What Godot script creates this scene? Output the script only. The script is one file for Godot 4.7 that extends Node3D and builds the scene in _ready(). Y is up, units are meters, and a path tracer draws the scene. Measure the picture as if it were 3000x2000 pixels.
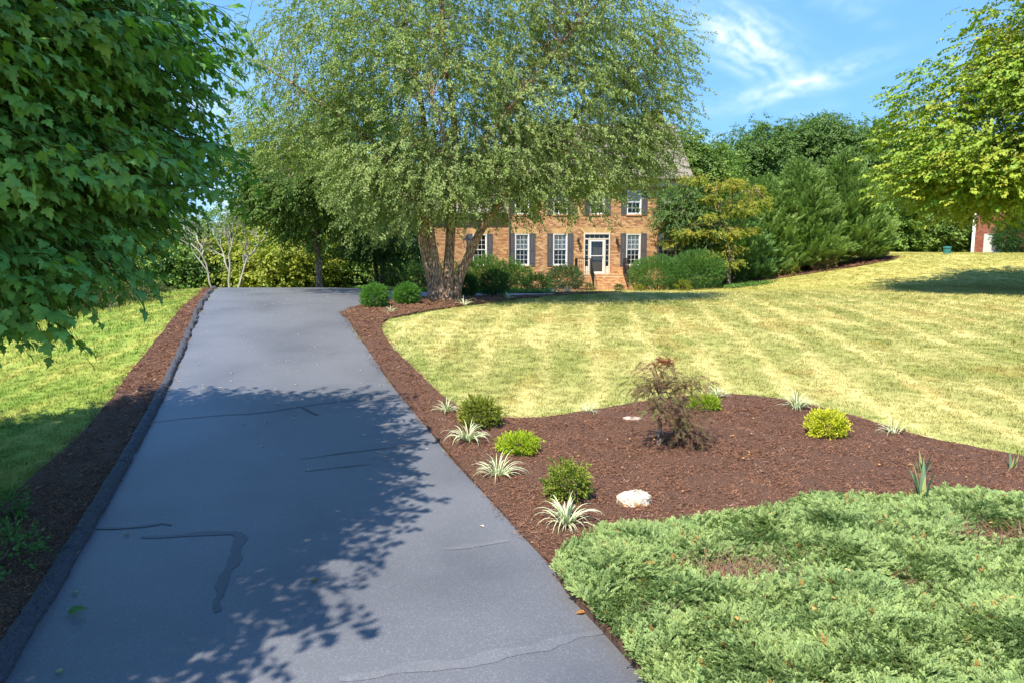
extends Node3D

const CAM_Y := 2.6
const UP := Vector3.UP

# ---------------------------------------------------------------- mesh collector
class MB:
	var v := PackedVector3Array()
	var n := PackedVector3Array()
	var c := PackedColorArray()
	var uv := PackedVector2Array()
	var ix := PackedInt32Array()
	func vert(p: Vector3, nn: Vector3, col: Color, t := Vector2.ZERO) -> int:
		v.append(p); n.append(nn); c.append(col); uv.append(t)
		return v.size() - 1
	func tri(a: Vector3, b: Vector3, d: Vector3, col: Color) -> void:
		var nn := (b - a).cross(d - a).normalized()
		var k := v.size()
		for p in [a, b, d]:
			vert(p, nn, col)
		ix.append(k); ix.append(k + 2); ix.append(k + 1)
	func quad(a: Vector3, b: Vector3, d: Vector3, e: Vector3, col: Color) -> void:
		var nn := (b - a).cross(d - a).normalized()
		var k := v.size()
		for p in [a, b, d, e]:
			vert(p, nn, col)
		for t in [0, 2, 1, 0, 3, 2]:
			ix.append(k + t)
	func box(o: Vector3, s: Vector3, col: Color, b := Basis.IDENTITY) -> void:
		var h := s * 0.5
		var p := []
		for k in 8:
			p.append(o + b * Vector3(h.x if k & 1 else -h.x, h.y if k & 2 else -h.y, h.z if k & 4 else -h.z))
		quad(p[4], p[5], p[7], p[6], col)
		quad(p[1], p[0], p[2], p[3], col)
		quad(p[5], p[1], p[3], p[7], col)
		quad(p[0], p[4], p[6], p[2], col)
		quad(p[6], p[7], p[3], p[2], col)
		quad(p[0], p[1], p[5], p[4], col)
	# a box whose front (+z) edges are chamfered by e
	func cham(o: Vector3, s: Vector3, e: float, col: Color) -> void:
		var h := s * 0.5
		var q := []
		for zz in [[-h.z, 0.0], [h.z - e, 0.0], [h.z, e]]:
			var r := []
			for k in [[-1, -1], [1, -1], [1, 1], [-1, 1]]:
				r.append(o + Vector3(k[0] * (h.x - zz[1]), k[1] * (h.y - zz[1]), zz[0]))
			q.append(r)
		for j in 2:
			for k in 4:
				var k2 := (k + 1) % 4
				quad(q[j][k], q[j][k2], q[j + 1][k2], q[j + 1][k], col)
		quad(q[2][0], q[2][1], q[2][2], q[2][3], col)
		quad(q[0][1], q[0][0], q[0][3], q[0][2], col)
	func tube(pts: Array, rad: Array, sides: int, col: Color, cap := true, rough := 0.0, seed_ := 0) -> void:
		var m := pts.size()
		var side := Vector3.RIGHT
		var first := v.size()
		for i in m:
			var t: Vector3 = (pts[min(i + 1, m - 1)] - pts[max(i - 1, 0)]).normalized()
			if abs(t.dot(side)) > 0.95 or i == 0:
				side = t.cross(Vector3.FORWARD if abs(t.z) < 0.8 else Vector3.UP).normalized()
			side = (side - t * side.dot(t)).normalized()
			var other := t.cross(side).normalized()
			for k in sides + 1:
				var a := TAU * (k % sides) / sides
				var dir := side * cos(a) + other * sin(a)
				var r: float = rad[i]
				if rough > 0.0:
					r *= 1.0 + rough * (sin(a * 3.0 + seed_ + i * 0.35) * 0.6 + sin(a * 5.0 + seed_ * 1.7 - i * 0.5) * 0.4 + sin(i * 1.9 + seed_ + a) * 0.35)
				vert(pts[i] + dir * r, dir, col, Vector2(float(k) / sides, i))
		for i in m - 1:
			for k in sides:
				var a := first + i * (sides + 1) + k
				var b := a + 1
				var d := a + sides + 1
				var e := d + 1
				for t in [a, e, b, a, d, e]:
					ix.append(t)
		if cap:
			var tip: Vector3 = pts[m - 1]
			var k0 := vert(tip, (pts[m - 1] - pts[m - 2]).normalized(), col)
			for k in sides:
				var a := first + (m - 1) * (sides + 1) + k
				for t in [a, k0, a + 1]:
					ix.append(t)
	# lathe: profile of Vector2(radius, y) round the y axis at o
	func lathe(o: Vector3, prof: Array, sides: int, col: Color) -> void:
		for i in prof.size() - 1:
			for k in sides:
				var a := TAU * k / sides
				var b := TAU * (k + 1) / sides
				var p := []
				for w in [[a, prof[i]], [b, prof[i]], [b, prof[i + 1]], [a, prof[i + 1]]]:
					p.append(o + Vector3(cos(w[0]) * w[1].x, w[1].y, -sin(w[0]) * w[1].x))
				quad(p[0], p[1], p[2], p[3], col)
	func done(mat: Material) -> ArrayMesh:
		var arr := []
		arr.resize(Mesh.ARRAY_MAX)
		arr[Mesh.ARRAY_VERTEX] = v
		arr[Mesh.ARRAY_NORMAL] = n
		arr[Mesh.ARRAY_COLOR] = c
		arr[Mesh.ARRAY_TEX_UV] = uv
		arr[Mesh.ARRAY_INDEX] = ix
		var am := ArrayMesh.new()
		am.add_surface_from_arrays(Mesh.PRIMITIVE_TRIANGLES, arr)
		am.surface_set_material(0, mat)
		return am

# ---------------------------------------------------------------- nodes
var used := {}
var rng := RandomNumberGenerator.new()

func numbered(called: String) -> String:
	if not used.has(called):
		used[called] = 0
		return called
	used[called] += 1
	return "%s_%03d" % [called, used[called]]

func tag(o: Node, label: String, category: String, group := "", kind := "") -> void:
	if label: o.set_meta("label", label)
	if category: o.set_meta("category", category)
	if group: o.set_meta("group", group)
	if kind: o.set_meta("kind", kind)

func thing(called: String, label: String, category: String, at: Vector3, turn := 0.0, group := "") -> Node3D:
	var o := Node3D.new()
	o.name = numbered(called)
	add_child(o)
	o.position = at
	o.rotation.y = turn
	tag(o, label, category, group)
	return o

func part(called: String, mesh: Mesh, parent: Node, at := Vector3.ZERO) -> MeshInstance3D:
	var o := MeshInstance3D.new()
	o.mesh = mesh
	o.name = called
	o.position = at
	parent.add_child(o, true)
	return o

func top(called: String, mesh: Mesh) -> MeshInstance3D:
	var o := MeshInstance3D.new()
	o.mesh = mesh
	o.name = numbered(called)
	add_child(o)
	return o

# xf: Array of Transform3D, cols: Array of Color
func many(called: String, mesh: Mesh, xf: Array, cols: PackedColorArray, parent: Node, stuff := true) -> MultiMeshInstance3D:
	var mm := MultiMesh.new()
	mm.transform_format = MultiMesh.TRANSFORM_3D
	mm.use_colors = true
	mm.mesh = mesh
	mm.instance_count = xf.size()
	for i in xf.size():
		mm.set_instance_transform(i, xf[i])
		mm.set_instance_color(i, cols[i])
	var o := MultiMeshInstance3D.new()
	o.multimesh = mm
	o.name = called if parent != self else numbered(called)
	parent.add_child(o, true)
	if stuff: o.set_meta("kind", "stuff")
	return o

func rf(a: float, b: float) -> float:
	return rng.randf_range(a, b)

func rdir() -> Vector3:
	var y := rf(-1, 1)
	var a := rf(0, TAU)
	var r := sqrt(maxf(0.0, 1.0 - y * y))
	return Vector3(r * cos(a), y, r * sin(a))

# a basis whose x axis runs along d and whose y axis points as far up as it can, rolled
func along(d: Vector3, s: float, roll := 0.0) -> Basis:
	var x := d.normalized()
	var z := x.cross(UP)
	if z.length() < 0.01: z = Vector3(0, 0, 1)
	z = z.normalized()
	var y := z.cross(x).normalized()
	return Basis(x, y, z).rotated(x, roll).scaled(Vector3.ONE * s)

func lin(r: float, g: float, b: float) -> Color:
	return Color(r, g, b).linear_to_srgb()

# ---------------------------------------------------------------- materials
func noise_tex(size: int, freq: float, ramp: Array, seed_: int, kind := FastNoiseLite.TYPE_SIMPLEX_SMOOTH, octaves := 4, normal := 0.0) -> NoiseTexture2D:
	var nz := FastNoiseLite.new()
	nz.seed = seed_
	nz.noise_type = kind
	nz.frequency = freq
	nz.fractal_octaves = octaves
	var t := NoiseTexture2D.new()
	t.width = size
	t.height = size
	t.seamless = true
	t.noise = nz
	if normal > 0.0:
		t.as_normal_map = true
		t.bump_strength = normal
	elif ramp.size():
		var g := Gradient.new()
		g.offsets = PackedFloat32Array(ramp.map(func(e): return e[0]))
		g.colors = PackedColorArray(ramp.map(func(e): return e[1]))
		t.color_ramp = g
	return t

func mat(albedo: Color, rough := 0.8, metal := 0.0) -> StandardMaterial3D:
	var m := StandardMaterial3D.new()
	m.albedo_color = albedo.linear_to_srgb()
	m.roughness = rough
	m.metallic = metal
	return m

func vmat(rough := 0.8, spec := 0.5) -> StandardMaterial3D:
	var m := StandardMaterial3D.new()
	m.vertex_color_use_as_albedo = true
	m.roughness = rough
	m.metallic_specular = spec
	return m

func leaf_mat(rough: float, back: Color, spec := 0.5) -> StandardMaterial3D:
	var m := vmat(rough, spec)
	m.backlight_enabled = true
	m.backlight = back
	m.cull_mode = BaseMaterial3D.CULL_DISABLED
	return m

func tri_tex(m: StandardMaterial3D, t: Texture2D, scale: Vector3, world := true) -> void:
	m.albedo_texture = t
	m.uv1_triplanar = true
	m.uv1_world_triplanar = world
	m.uv1_scale = scale

# ---------------------------------------------------------------- the lie of the land; d is the distance ahead of the camera, z = -d
var prof_lut := PackedFloat32Array()

func ss(a: float, b: float, x: float) -> float:
	var t := clampf((x - a) / (b - a), 0.0, 1.0)
	return t * t * (3.0 - 2.0 * t)

func prof_raw(d: float) -> float:
	var P := [[0, 0], [6, .06], [9, .18], [12, .38], [14.5, .66], [17.5, 1.04], [19, 1.2], [21.5, 1.38], [24, 1.5], [26, 1.56], [28, 1.56], [31, 1.45], [35, 1.2], [42, .92], [60, .8]]
	if d <= 0: return 0.0
	for i in P.size() - 1:
		if d <= P[i + 1][0]:
			return lerpf(P[i][1], P[i + 1][1], (d - P[i][0]) / (P[i + 1][0] - P[i][0]))
	return 0.8

func prof(d: float) -> float:
	if prof_lut.is_empty():
		for i in 801:
			var s := 0.0
			for o in [-1.5, -.75, 0.0, .75, 1.5]:
				s += prof_raw(i * 0.1 + o)
			prof_lut.append(s / 5.0)
	var f := clampf(d * 10.0, 0.0, 799.0)
	var k := int(f)
	return lerpf(prof_lut[k], prof_lut[k + 1], f - k)

func edge_left(d: float) -> float: return -1.66 - 0.372 * d
func edge_right(d: float) -> float: return 2.34 - 0.372 * d

func H(x: float, d: float) -> float:
	var h := prof(d)
	var xl := edge_left(minf(d, 45.0))
	h -= 0.2 * ss(0, 7, x - xl - 4.0) * ss(13, 24, d) * (1.0 - ss(32, 40, d))
	var hx := ss(7, 30, x)
	h += 2.35 * ss(24, 48, d) * hx + 0.6 * ss(45, 70, d) * hx
	var q := maxf(0.0, xl - 1.0 - x)
	h -= (0.08 * q + 0.02 * q * q if q < 6.0 else 1.2 + 0.32 * (q - 6.0)) * (0.35 + 0.65 * ss(8, 22, d))
	h -= 6.0 * ss(30, 62, d) * (1.0 - ss(-16, -3, x))
	return maxf(h, -9.0)

func G(x: float, d: float, lift := 0.0) -> Vector3:
	return Vector3(x, H(x, d) + lift, -d)

func Gn(x: float, d: float) -> Vector3:
	var e := 0.15
	return Vector3(H(x - e, d) - H(x + e, d), 2.0 * e, -(H(x, d - e) - H(x, d + e))).normalized()

func curve(pts: Array, closed: bool, step: float) -> PackedVector2Array:   # Catmull-Rom through the points
	var out := PackedVector2Array()
	var m := pts.size()
	for i in (m if closed else m - 1):
		var a: Vector2 = pts[(i - 1 + m) % m] if closed else pts[maxi(i - 1, 0)]
		var b: Vector2 = pts[i]
		var c: Vector2 = pts[(i + 1) % m]
		var e: Vector2 = pts[(i + 2) % m] if closed else pts[mini(i + 2, m - 1)]
		var k := maxi(1, int(b.distance_to(c) / step))
		for j in k:
			out.append(b.cubic_interpolate(c, a, e, float(j) / k))
	if not closed: out.append(pts[m - 1])
	return out

# a sheet over the ground inside an outline of (x, d), lift(x, d) above it, with a skirt that reaches into the ground
func sheet(outline: PackedVector2Array, cell: float, lift: Callable, col: Color, skirt := 0.12) -> MB:
	var mb := MB.new()
	var lo := outline[0]
	var hi := outline[0]
	for p in outline:
		lo = lo.min(p); hi = hi.max(p)
	var i0 := int(floor(lo.x / cell)); var i1 := int(ceil(hi.x / cell))
	var j0 := int(floor(lo.y / cell)); var j1 := int(ceil(hi.y / cell))
	for i in range(i0, i1):
		for j in range(j0, j1):
			var c := PackedVector2Array([Vector2(i, j) * cell, Vector2(i + 1, j) * cell, Vector2(i + 1, j + 1) * cell, Vector2(i, j + 1) * cell])
			for q in Geometry2D.intersect_polygons(c, outline):
				var t := Geometry2D.triangulate_polygon(q)
				var k := mb.v.size()
				for p in q:
					mb.vert(G(p.x, p.y, lift.call(p.x, p.y)), Gn(p.x, p.y), col, Vector2(p.x, -p.y))
				for m in range(0, t.size(), 3):
					var a: Vector2 = q[t[m]]; var b: Vector2 = q[t[m + 1]]; var e: Vector2 = q[t[m + 2]]
					var ccw := (b - a).cross(e - a) > 0.0     # seen from above, with d away from the eye
					for o in ([0, 2, 1] if ccw else [0, 1, 2]):
						mb.ix.append(k + t[m + o])
	for i in outline.size():
		var a := outline[i]
		var b := outline[(i + 1) % outline.size()]
		var pa := G(a.x, a.y, lift.call(a.x, a.y))
		var pb := G(b.x, b.y, lift.call(b.x, b.y))
		mb.quad(pa - UP * skirt, pb - UP * skirt, pb, pa, col)
	return mb

# ---------------------------------------------------------------- sky, light, camera
func nz(seed_: int, freq: float, oct := 3) -> FastNoiseLite:
	var f := FastNoiseLite.new()
	f.seed = seed_
	f.noise_type = FastNoiseLite.TYPE_SIMPLEX_SMOOTH
	f.frequency = freq
	f.fractal_octaves = oct
	return f

func sky_image() -> Image:
	var w := 2048
	var h := 1024
	var a := nz(7, 1.0, 4)
	var b := nz(19, 1.0, 3)
	var px := PackedByteArray()
	px.resize(w * h * 3)
	px.fill(150)
	for y in h / 2 + 2:
		var el := 90.0 - (y + 0.5) * 180.0 / h
		var t := clampf(el / 90.0, 0.0, 1.0)
		var low := pow(1.0 - t, 7.0)
		var base := Color(0.38, 0.59, 0.90).lerp(Color(0.50, 0.75, 0.96), pow(1.0 - t, 3.0)).lerp(Color(0.68, 0.88, 0.98), low * 0.5)
		for x in w:
			var az := (x + 0.5) * 360.0 / w          # 0 straight ahead (-z), growing to the right
			if az > 180.0: az -= 360.0
			var c := 0.0
			if el > 1.0 and el < 60.0:
				# thin high cirrus: long combed streaks, thick only where the coarse field is high
				var wx := az * 0.045
				var wy := el * 0.11
				var field := b.get_noise_2d(wx * 1.3 + 3.1, wy * 1.1 - 1.7)
				var bend := b.get_noise_2d(wx * 2.0 - 9.0, wy * 2.0 + 4.0) * 0.9
				var st := a.get_noise_2d(wx * 2.2 + wy * 0.7 + bend, wy * 7.0 - wx * 1.4 + bend * 2.0)
				c = clampf(field * 1.5 - 0.28, 0.0, 1.0) * clampf(st * 0.9 + 0.55, 0.0, 1.0) * 0.5
				# the two combed wisps to the right of the house
				for k in [[18.2, 16.4, 3.6, 2.2, -0.45, 1.1], [21.5, 13.0, 5.2, 0.95, 0.20, 1.0], [28.0, 8.6, 6.0, 0.5, 0.1, 0.15], [-24.5, 11.4, 3.4, 1.6, 0.1, 0.7], [-22.0, 4.0, 5.0, 2.6, 0.1, 0.75]]:
					var dx: float = az - k[0]
					var dy: float = el - k[1] - dx * k[4]
					var e: float = dx * dx / (k[2] * k[2]) + dy * dy / (k[3] * k[3])
					if e < 4.0:
						var hair := a.get_noise_2d(dx * 0.16 + dy * 0.45 + bend, dy * 1.1 + dx * 0.12 + bend * 1.5) * 0.9 + a.get_noise_2d(dx * 0.5 + dy * 1.5, dy * 2.6 - dx * 0.6) * 0.45
						c = maxf(c, clampf(exp(-e * 1.15) * (0.55 + hair) * k[5], 0.0, 0.9))
			var o := (y * w + x) * 3
			px[o] = int(255.0 * lerpf(base.r, 0.97, c))
			px[o + 1] = int(255.0 * lerpf(base.g, 0.98, c))
			px[o + 2] = int(255.0 * lerpf(base.b, 1.0, c))
	return Image.create_from_data(w, h, false, Image.FORMAT_RGB8, px)

func make_light() -> void:
	var cam := Camera3D.new()
	cam.name = "camera"
	cam.position = Vector3(0, CAM_Y, 0)
	cam.rotation.x = -atan(230.0 / 2000.0)
	cam.fov = rad_to_deg(2.0 * atan(0.5))
	cam.near = 0.05
	cam.far = 3000.0
	cam.current = true
	add_child(cam)
	var env := Environment.new()
	env.background_mode = Environment.BG_SKY
	var sm := PanoramaSkyMaterial.new()
	sm.panorama = ImageTexture.create_from_image(sky_image())
	sm.energy_multiplier = 1.0
	var sky := Sky.new()
	sky.sky_material = sm
	env.sky = sky
	env.background_energy_multiplier = 0.665
	env.tonemap_mode = Environment.TONE_MAPPER_LINEAR
	env.tonemap_exposure = 2.15
	env.sdfgi_enabled = true
	env.ssao_enabled = true
	env.ssil_enabled = true
	var we := WorldEnvironment.new()
	we.name = "world"
	we.environment = env
	add_child(we)
	var sun := DirectionalLight3D.new()
	sun.name = "sun"
	sun.light_energy = 1.4
	sun.light_color = Color(1.0, 0.965, 0.90)
	sun.light_angular_distance = 0.5
	sun.shadow_enabled = true
	add_child(sun)
	sun.look_at_from_position(Vector3(-0.65, 2.0, 1.0), Vector3.ZERO)

# ---------------------------------------------------------------- lawn colours: patchy, drought-bleached turf with mower stripes
var n_big := nz(3, 0.11, 2)
var n_mid := nz(4, 0.42, 3)
var n_fine := nz(5, 2.6, 3)

func lawn_col(x: float, d: float) -> Color:
	var big := n_big.get_noise_2d(x, d)
	var mid := n_mid.get_noise_2d(x, d)
	var fine := n_fine.get_noise_2d(x, d)
	var straw := Color(0.51, 0.455, 0.185)
	var green := Color(0.245, 0.265, 0.072)
	var rust := Color(0.38, 0.285, 0.09)
	var stripe := pow(maxf(0.0, sin((x - 0.10 * d + mid * 0.22 + big * 0.3) * TAU / 1.15)), 2.0) * 2.0 - 0.55
	var dry := 0.60 + 0.55 * big + 0.55 * mid + 0.40 * stripe * (0.85 + 0.9 * big) + 0.12 * fine
	var c: Color
	if x < edge_left(d):                              # the lawn below the drive keeps more green
		straw = Color(0.35, 0.365, 0.09)
		green = Color(0.185, 0.275, 0.05)
		dry -= 0.12
		c = green.lerp(straw, clampf(dry, 0.0, 1.0))
	else:
		var hill := ss(27, 36, d)
		c = green.lerp(straw, clampf(dry, 0.06, 1.0))
		c = c.lerp(rust, clampf(n_mid.get_noise_2d(x + 40.0, d * 0.8 - 11.0) * 2.0 - 0.5 + 0.25 * hill, 0.0, 0.45))
		c = c.lerp(Color(0.40, 0.37, 0.085), 0.45 * hill)
	return c

func lawn_image() -> Image:
	var w := 1024
	var px := PackedByteArray()
	px.resize(w * w * 3)
	for j in w:
		for i in w:
			var c := lawn_col(-24.0 + (i + 0.5) * 68.0 / w, (j + 0.5) * 68.0 / w) * 0.92
			c = c.linear_to_srgb()
			var o := (j * w + i) * 3
			px[o] = int(c.r * 255.0); px[o + 1] = int(c.g * 255.0); px[o + 2] = int(c.b * 255.0)
	return Image.create_from_data(w, w, false, Image.FORMAT_RGB8, px)

# ---------------------------------------------------------------- outlines on the ground, as (x, d)
func V(a: Array) -> Array:
	return a.map(func(e): return Vector2(e[0], e[1]))

var drive: PackedVector2Array
var bed: PackedVector2Array          # the mulch bed from the birch along the drive to the front
var strip: PackedVector2Array        # the mulch strip beside the kerb
var cypress_bed: PackedVector2Array
var juniper: PackedVector2Array
var ivy: PackedVector2Array
var house_bed: PackedVector2Array

func outlines() -> void:
	var p := []
	for i in 27: p.append([edge_left(1.0 + i) + 0.02 * sin(i * 2.1), 1.0 + i])
	p.append_array([[-12.9, 30], [-12.6, 33], [-10.5, 34.5], [-8.0, 33.4], [-6.9, 31.0], [-6.55, 29.0], [-6.0, 27.6], [-5.0, 26.9], [-3.2, 27.0], [-0.5, 27.4], [1.6, 27.6], [1.7, 26.0], [-0.6, 25.2], [-2.2, 24.4], [-3.3, 23.2], [-4.0, 22.0], [-4.5, 20.6]])
	for i in 18:
		var d := 19.1 - i * 1.06
		p.append([edge_right(d) + 0.025 * sin(i * 1.7), d])
	drive = curve(V(p), true, 0.4)
	var lawn_edge := [[4.6, 28.6], [3.2, 27.4], [1.89, 25.97], [0.06, 23.95], [-1.56, 21.09], [-2.84, 18.84], [-3.3, 18.1], [-3.27, 16.97], [-2.66, 14.97], [-1.8, 12.88], [-1.23, 11.42], [-0.79, 10.52], [-0.3, 10.1], [0.48, 10.06], [1.11, 10.41], [1.85, 10.77], [2.56, 11.15], [3.71, 11.36], [4.46, 11.02], [4.95, 10.52], [5.28, 9.83], [5.8, 8.9], [6.6, 8.1], [7.6, 7.2], [8.2, 5.5]]
	var b := lawn_edge.duplicate()
	b.append_array([[8.2, 2.0], [1.65, 2.0]])
	for i in 17: b.append([edge_right(3.0 + i) + 0.005, 3.0 + i])
	b.append_array([[-4.5, 20.6], [-4.0, 22.0], [-3.3, 23.2], [-2.2, 24.4], [-0.6, 25.2], [1.7, 26.0], [1.65, 27.6], [3.4, 29.0], [4.4, 29.3]])
	bed = curve(V(b), true, 0.35)
	var s := []
	for e in [[-12.2, 27.2], [-11.3, 24.9], [-10.6, 23.0], [-9.95, 20.84], [-8.55, 16.72], [-7.4, 13.2], [-6.75, 11.42], [-6.05, 9.5], [-5.55, 7.8], [-5.2, 6.4], [-4.95, 4.6], [-4.5, 2.0]]: s.append(e)
	for i in 13: s.append([edge_left(1.5 + i * 2.1) - 0.10, 1.5 + i * 2.1])
	strip = curve(V(s), true, 0.4)
	juniper = curve(V([[1.25, 2.6], [0.80, 3.94], [0.60, 4.51], [0.42, 4.99], [0.36, 5.4], [0.54, 5.72], [0.9, 6.02], [1.34, 6.08], [1.92, 6.26], [2.55, 6.46], [3.08, 6.80], [3.6, 6.84], [4.07, 6.80], [4.58, 6.95], [4.95, 6.76], [5.39, 6.85], [5.9, 6.7], [6.4, 6.0], [6.3, 4.4], [5.6, 2.4], [3.0, 2.0]]), true, 0.2)
	cypress_bed = curve(V([[13.2, 41.0], [15.5, 41.6], [18.5, 42.2], [21.5, 42.8], [24.0, 43.9], [25.6, 45.6], [25.2, 48.0], [22.0, 49.0], [17.0, 47.5], [13.2, 45.5], [12.6, 42.5]]), true, 0.6)
	ivy = curve(V([[-6.6, 29.2], [-6.0, 27.8], [-5.0, 27.05], [-3.2, 27.15], [-0.5, 27.55], [1.5, 27.8], [1.5, 30.0], [0.5, 36.0], [-0.4, 41.4], [-7.6, 42.0], [-8.2, 36.0], [-7.2, 31.5]]), true, 0.5)
	house_bed = curve(V([[0.2, 33.5], [2.6, 35.5], [4.2, 37.6], [4.4, 41.3], [-0.1, 41.5], [-0.4, 36.0]]), true, 0.5)

func on_lawn(p: Vector2) -> bool:
	return not (Geometry2D.is_point_in_polygon(p, drive) or Geometry2D.is_point_in_polygon(p, bed) or Geometry2D.is_point_in_polygon(p, strip) or Geometry2D.is_point_in_polygon(p, cypress_bed) or Geometry2D.is_point_in_polygon(p, ivy) or Geometry2D.is_point_in_polygon(p, house_bed))

func edge_gap(p: Vector2, poly: PackedVector2Array) -> float:
	var best := 9.0
	for q in poly:
		best = minf(best, absf(q.x - p.x) + absf(q.y - p.y))
	return best

var M := {}

func make_materials() -> void:
	var as_ := StandardMaterial3D.new()
	as_.albedo_color = lin(0.178, 0.182, 0.202)
	as_.roughness = 0.50
	as_.metallic_specular = 0.6
	tri_tex(as_, noise_tex(512, 0.30, [[0.0, Color(0.80, 0.80, 0.81)], [0.45, Color(0.87, 0.87, 0.87)], [0.66, Color(0.89, 0.89, 0.89)], [0.74, Color(1, 1, 1)], [1.0, Color(1, 1, 1)]], 11, FastNoiseLite.TYPE_VALUE, 2), Vector3.ONE * 0.85)
	as_.detail_enabled = true
	as_.detail_blend_mode = BaseMaterial3D.BLEND_MODE_MUL
	as_.detail_uv_layer = BaseMaterial3D.DETAIL_UV_2
	as_.uv2_triplanar = true
	as_.uv2_world_triplanar = true
	as_.uv2_scale = Vector3.ONE * 0.09
	as_.detail_albedo = noise_tex(512, 0.007, [[0.0, Color(0.80, 0.80, 0.81)], [0.35, Color(0.90, 0.90, 0.905)], [0.6, Color(0.96, 0.96, 0.96)], [1.0, Color(1, 1, 1)]], 12, FastNoiseLite.TYPE_SIMPLEX_SMOOTH, 5)
	as_.normal_enabled = true
	as_.normal_texture = noise_tex(512, 0.22, [], 13, FastNoiseLite.TYPE_VALUE, 3, 3.0)
	as_.normal_scale = 0.18
	M.asphalt = as_
	var kb := StandardMaterial3D.new()
	kb.albedo_color = lin(0.085, 0.088, 0.105)
	kb.roughness = 0.8
	tri_tex(kb, noise_tex(256, 0.12, [[0.0, Color(0.35, 0.35, 0.36)], [0.5, Color(0.8, 0.8, 0.82)], [1.0, Color(1, 1, 1)]], 14, FastNoiseLite.TYPE_SIMPLEX, 5), Vector3.ONE * 1.4)
	kb.normal_enabled = true
	kb.normal_texture = noise_tex(256, 0.1, [], 15, FastNoiseLite.TYPE_CELLULAR, 3, 6.0)
	M.kerb = kb
	var tar: StandardMaterial3D = as_.duplicate()
	tar.albedo_color = lin(0.088, 0.091, 0.106)
	M.tar = tar
	var worn: StandardMaterial3D = as_.duplicate()
	worn.albedo_color = lin(0.205, 0.209, 0.229)
	M.worn = worn
	var mu := StandardMaterial3D.new()
	mu.albedo_color = lin(0.225, 0.110, 0.062)
	mu.roughness = 0.95
	tri_tex(mu, noise_tex(512, 0.10, [[0.0, Color(0.3, 0.27, 0.26)], [0.45, Color(0.62, 0.58, 0.55)], [0.7, Color(0.85, 0.83, 0.8)], [1.0, Color(1, 1, 1)]], 16, FastNoiseLite.TYPE_SIMPLEX, 4), Vector3.ONE * 0.8)
	mu.normal_enabled = true
	mu.normal_texture = noise_tex(512, 0.12, [], 17, FastNoiseLite.TYPE_CELLULAR, 2, 8.0)
	M.mulch = mu
	M.chip = vmat(0.9)
	M.blade = leaf_mat(0.7, Color(0.35, 0.4, 0.15), 0.3)
	var bark := StandardMaterial3D.new()
	bark.albedo_color = lin(0.60, 0.49, 0.385)
	bark.roughness = 0.9
	tri_tex(bark, noise_tex(512, 0.035, [[0.0, Color(0.33, 0.27, 0.24)], [0.36, Color(0.55, 0.47, 0.41)], [0.52, Color(0.8, 0.7, 0.62)], [0.75, Color(1, 0.95, 0.88)], [1.0, Color(0.95, 0.8, 0.7)]], 21, FastNoiseLite.TYPE_SIMPLEX, 5), Vector3(0.75, 0.22, 0.75), false)
	bark.normal_enabled = true
	bark.normal_texture = noise_tex(512, 0.04, [], 22, FastNoiseLite.TYPE_SIMPLEX, 5, 14.0)
	M.birch_bark = bark
	var b2: StandardMaterial3D = bark.duplicate()
	b2.albedo_color = lin(0.22, 0.19, 0.155)
	M.bark = b2
	var b3: StandardMaterial3D = bark.duplicate()
	b3.albedo_color = lin(0.42, 0.40, 0.36)
	M.pale_bark = b3
	M.leaf = leaf_mat(0.5, Color(0.8, 0.9, 0.36), 0.4)
	M.gloss_leaf = leaf_mat(0.45, Color(0.66, 0.78, 0.22), 0.35)
	M.soft_leaf = leaf_mat(0.6, Color(0.5, 0.6, 0.3), 0.4)
	M.brick = vmat(0.9, 0.3)
	M.mortar = mat(Color(0.46, 0.37, 0.26), 0.95)
	M.white = mat(Color(0.74, 0.73, 0.70), 0.5)
	M.cream = mat(Color(0.62, 0.55, 0.44), 0.55)
	M.shutter = mat(Color(0.085, 0.08, 0.085), 0.55)
	M.gutter = mat(Color(0.10, 0.055, 0.04), 0.45)
	M.iron = mat(Color(0.02, 0.02, 0.022), 0.45, 0.3)
	M.shingle = vmat(0.95, 0.2)
	M.blind = mat(Color(0.62, 0.68, 0.72), 0.7)
	M.room = mat(Color(0.42, 0.39, 0.35), 0.9)
	var gl := StandardMaterial3D.new()
	gl.transparency = BaseMaterial3D.TRANSPARENCY_ALPHA
	gl.albedo_color = Color(0.1, 0.12, 0.13, 0.06)
	gl.roughness = 0.03
	gl.metallic_specular = 0.4
	M.glass = gl
	var rk := StandardMaterial3D.new()
	rk.vertex_color_use_as_albedo = true
	rk.roughness = 0.85
	tri_tex(rk, noise_tex(256, 0.02, [[0.0, Color(0.7, 0.62, 0.52)], [0.4, Color(0.92, 0.9, 0.86)], [1.0, Color(1, 1, 1)]], 31, FastNoiseLite.TYPE_SIMPLEX, 5), Vector3.ONE * 1.5, false)
	rk.normal_enabled = true
	rk.normal_texture = noise_tex(256, 0.03, [], 32, FastNoiseLite.TYPE_SIMPLEX, 5, 8.0)
	M.rock = rk
	M.teal = mat(Color(0.03, 0.17, 0.16), 0.5)
	M.metal_grey = mat(Color(0.55, 0.56, 0.56), 0.45)
	M.metal_dark = mat(Color(0.20, 0.21, 0.23), 0.5)

func structure(o: Node) -> void:
	o.set_meta("kind", "structure")

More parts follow.
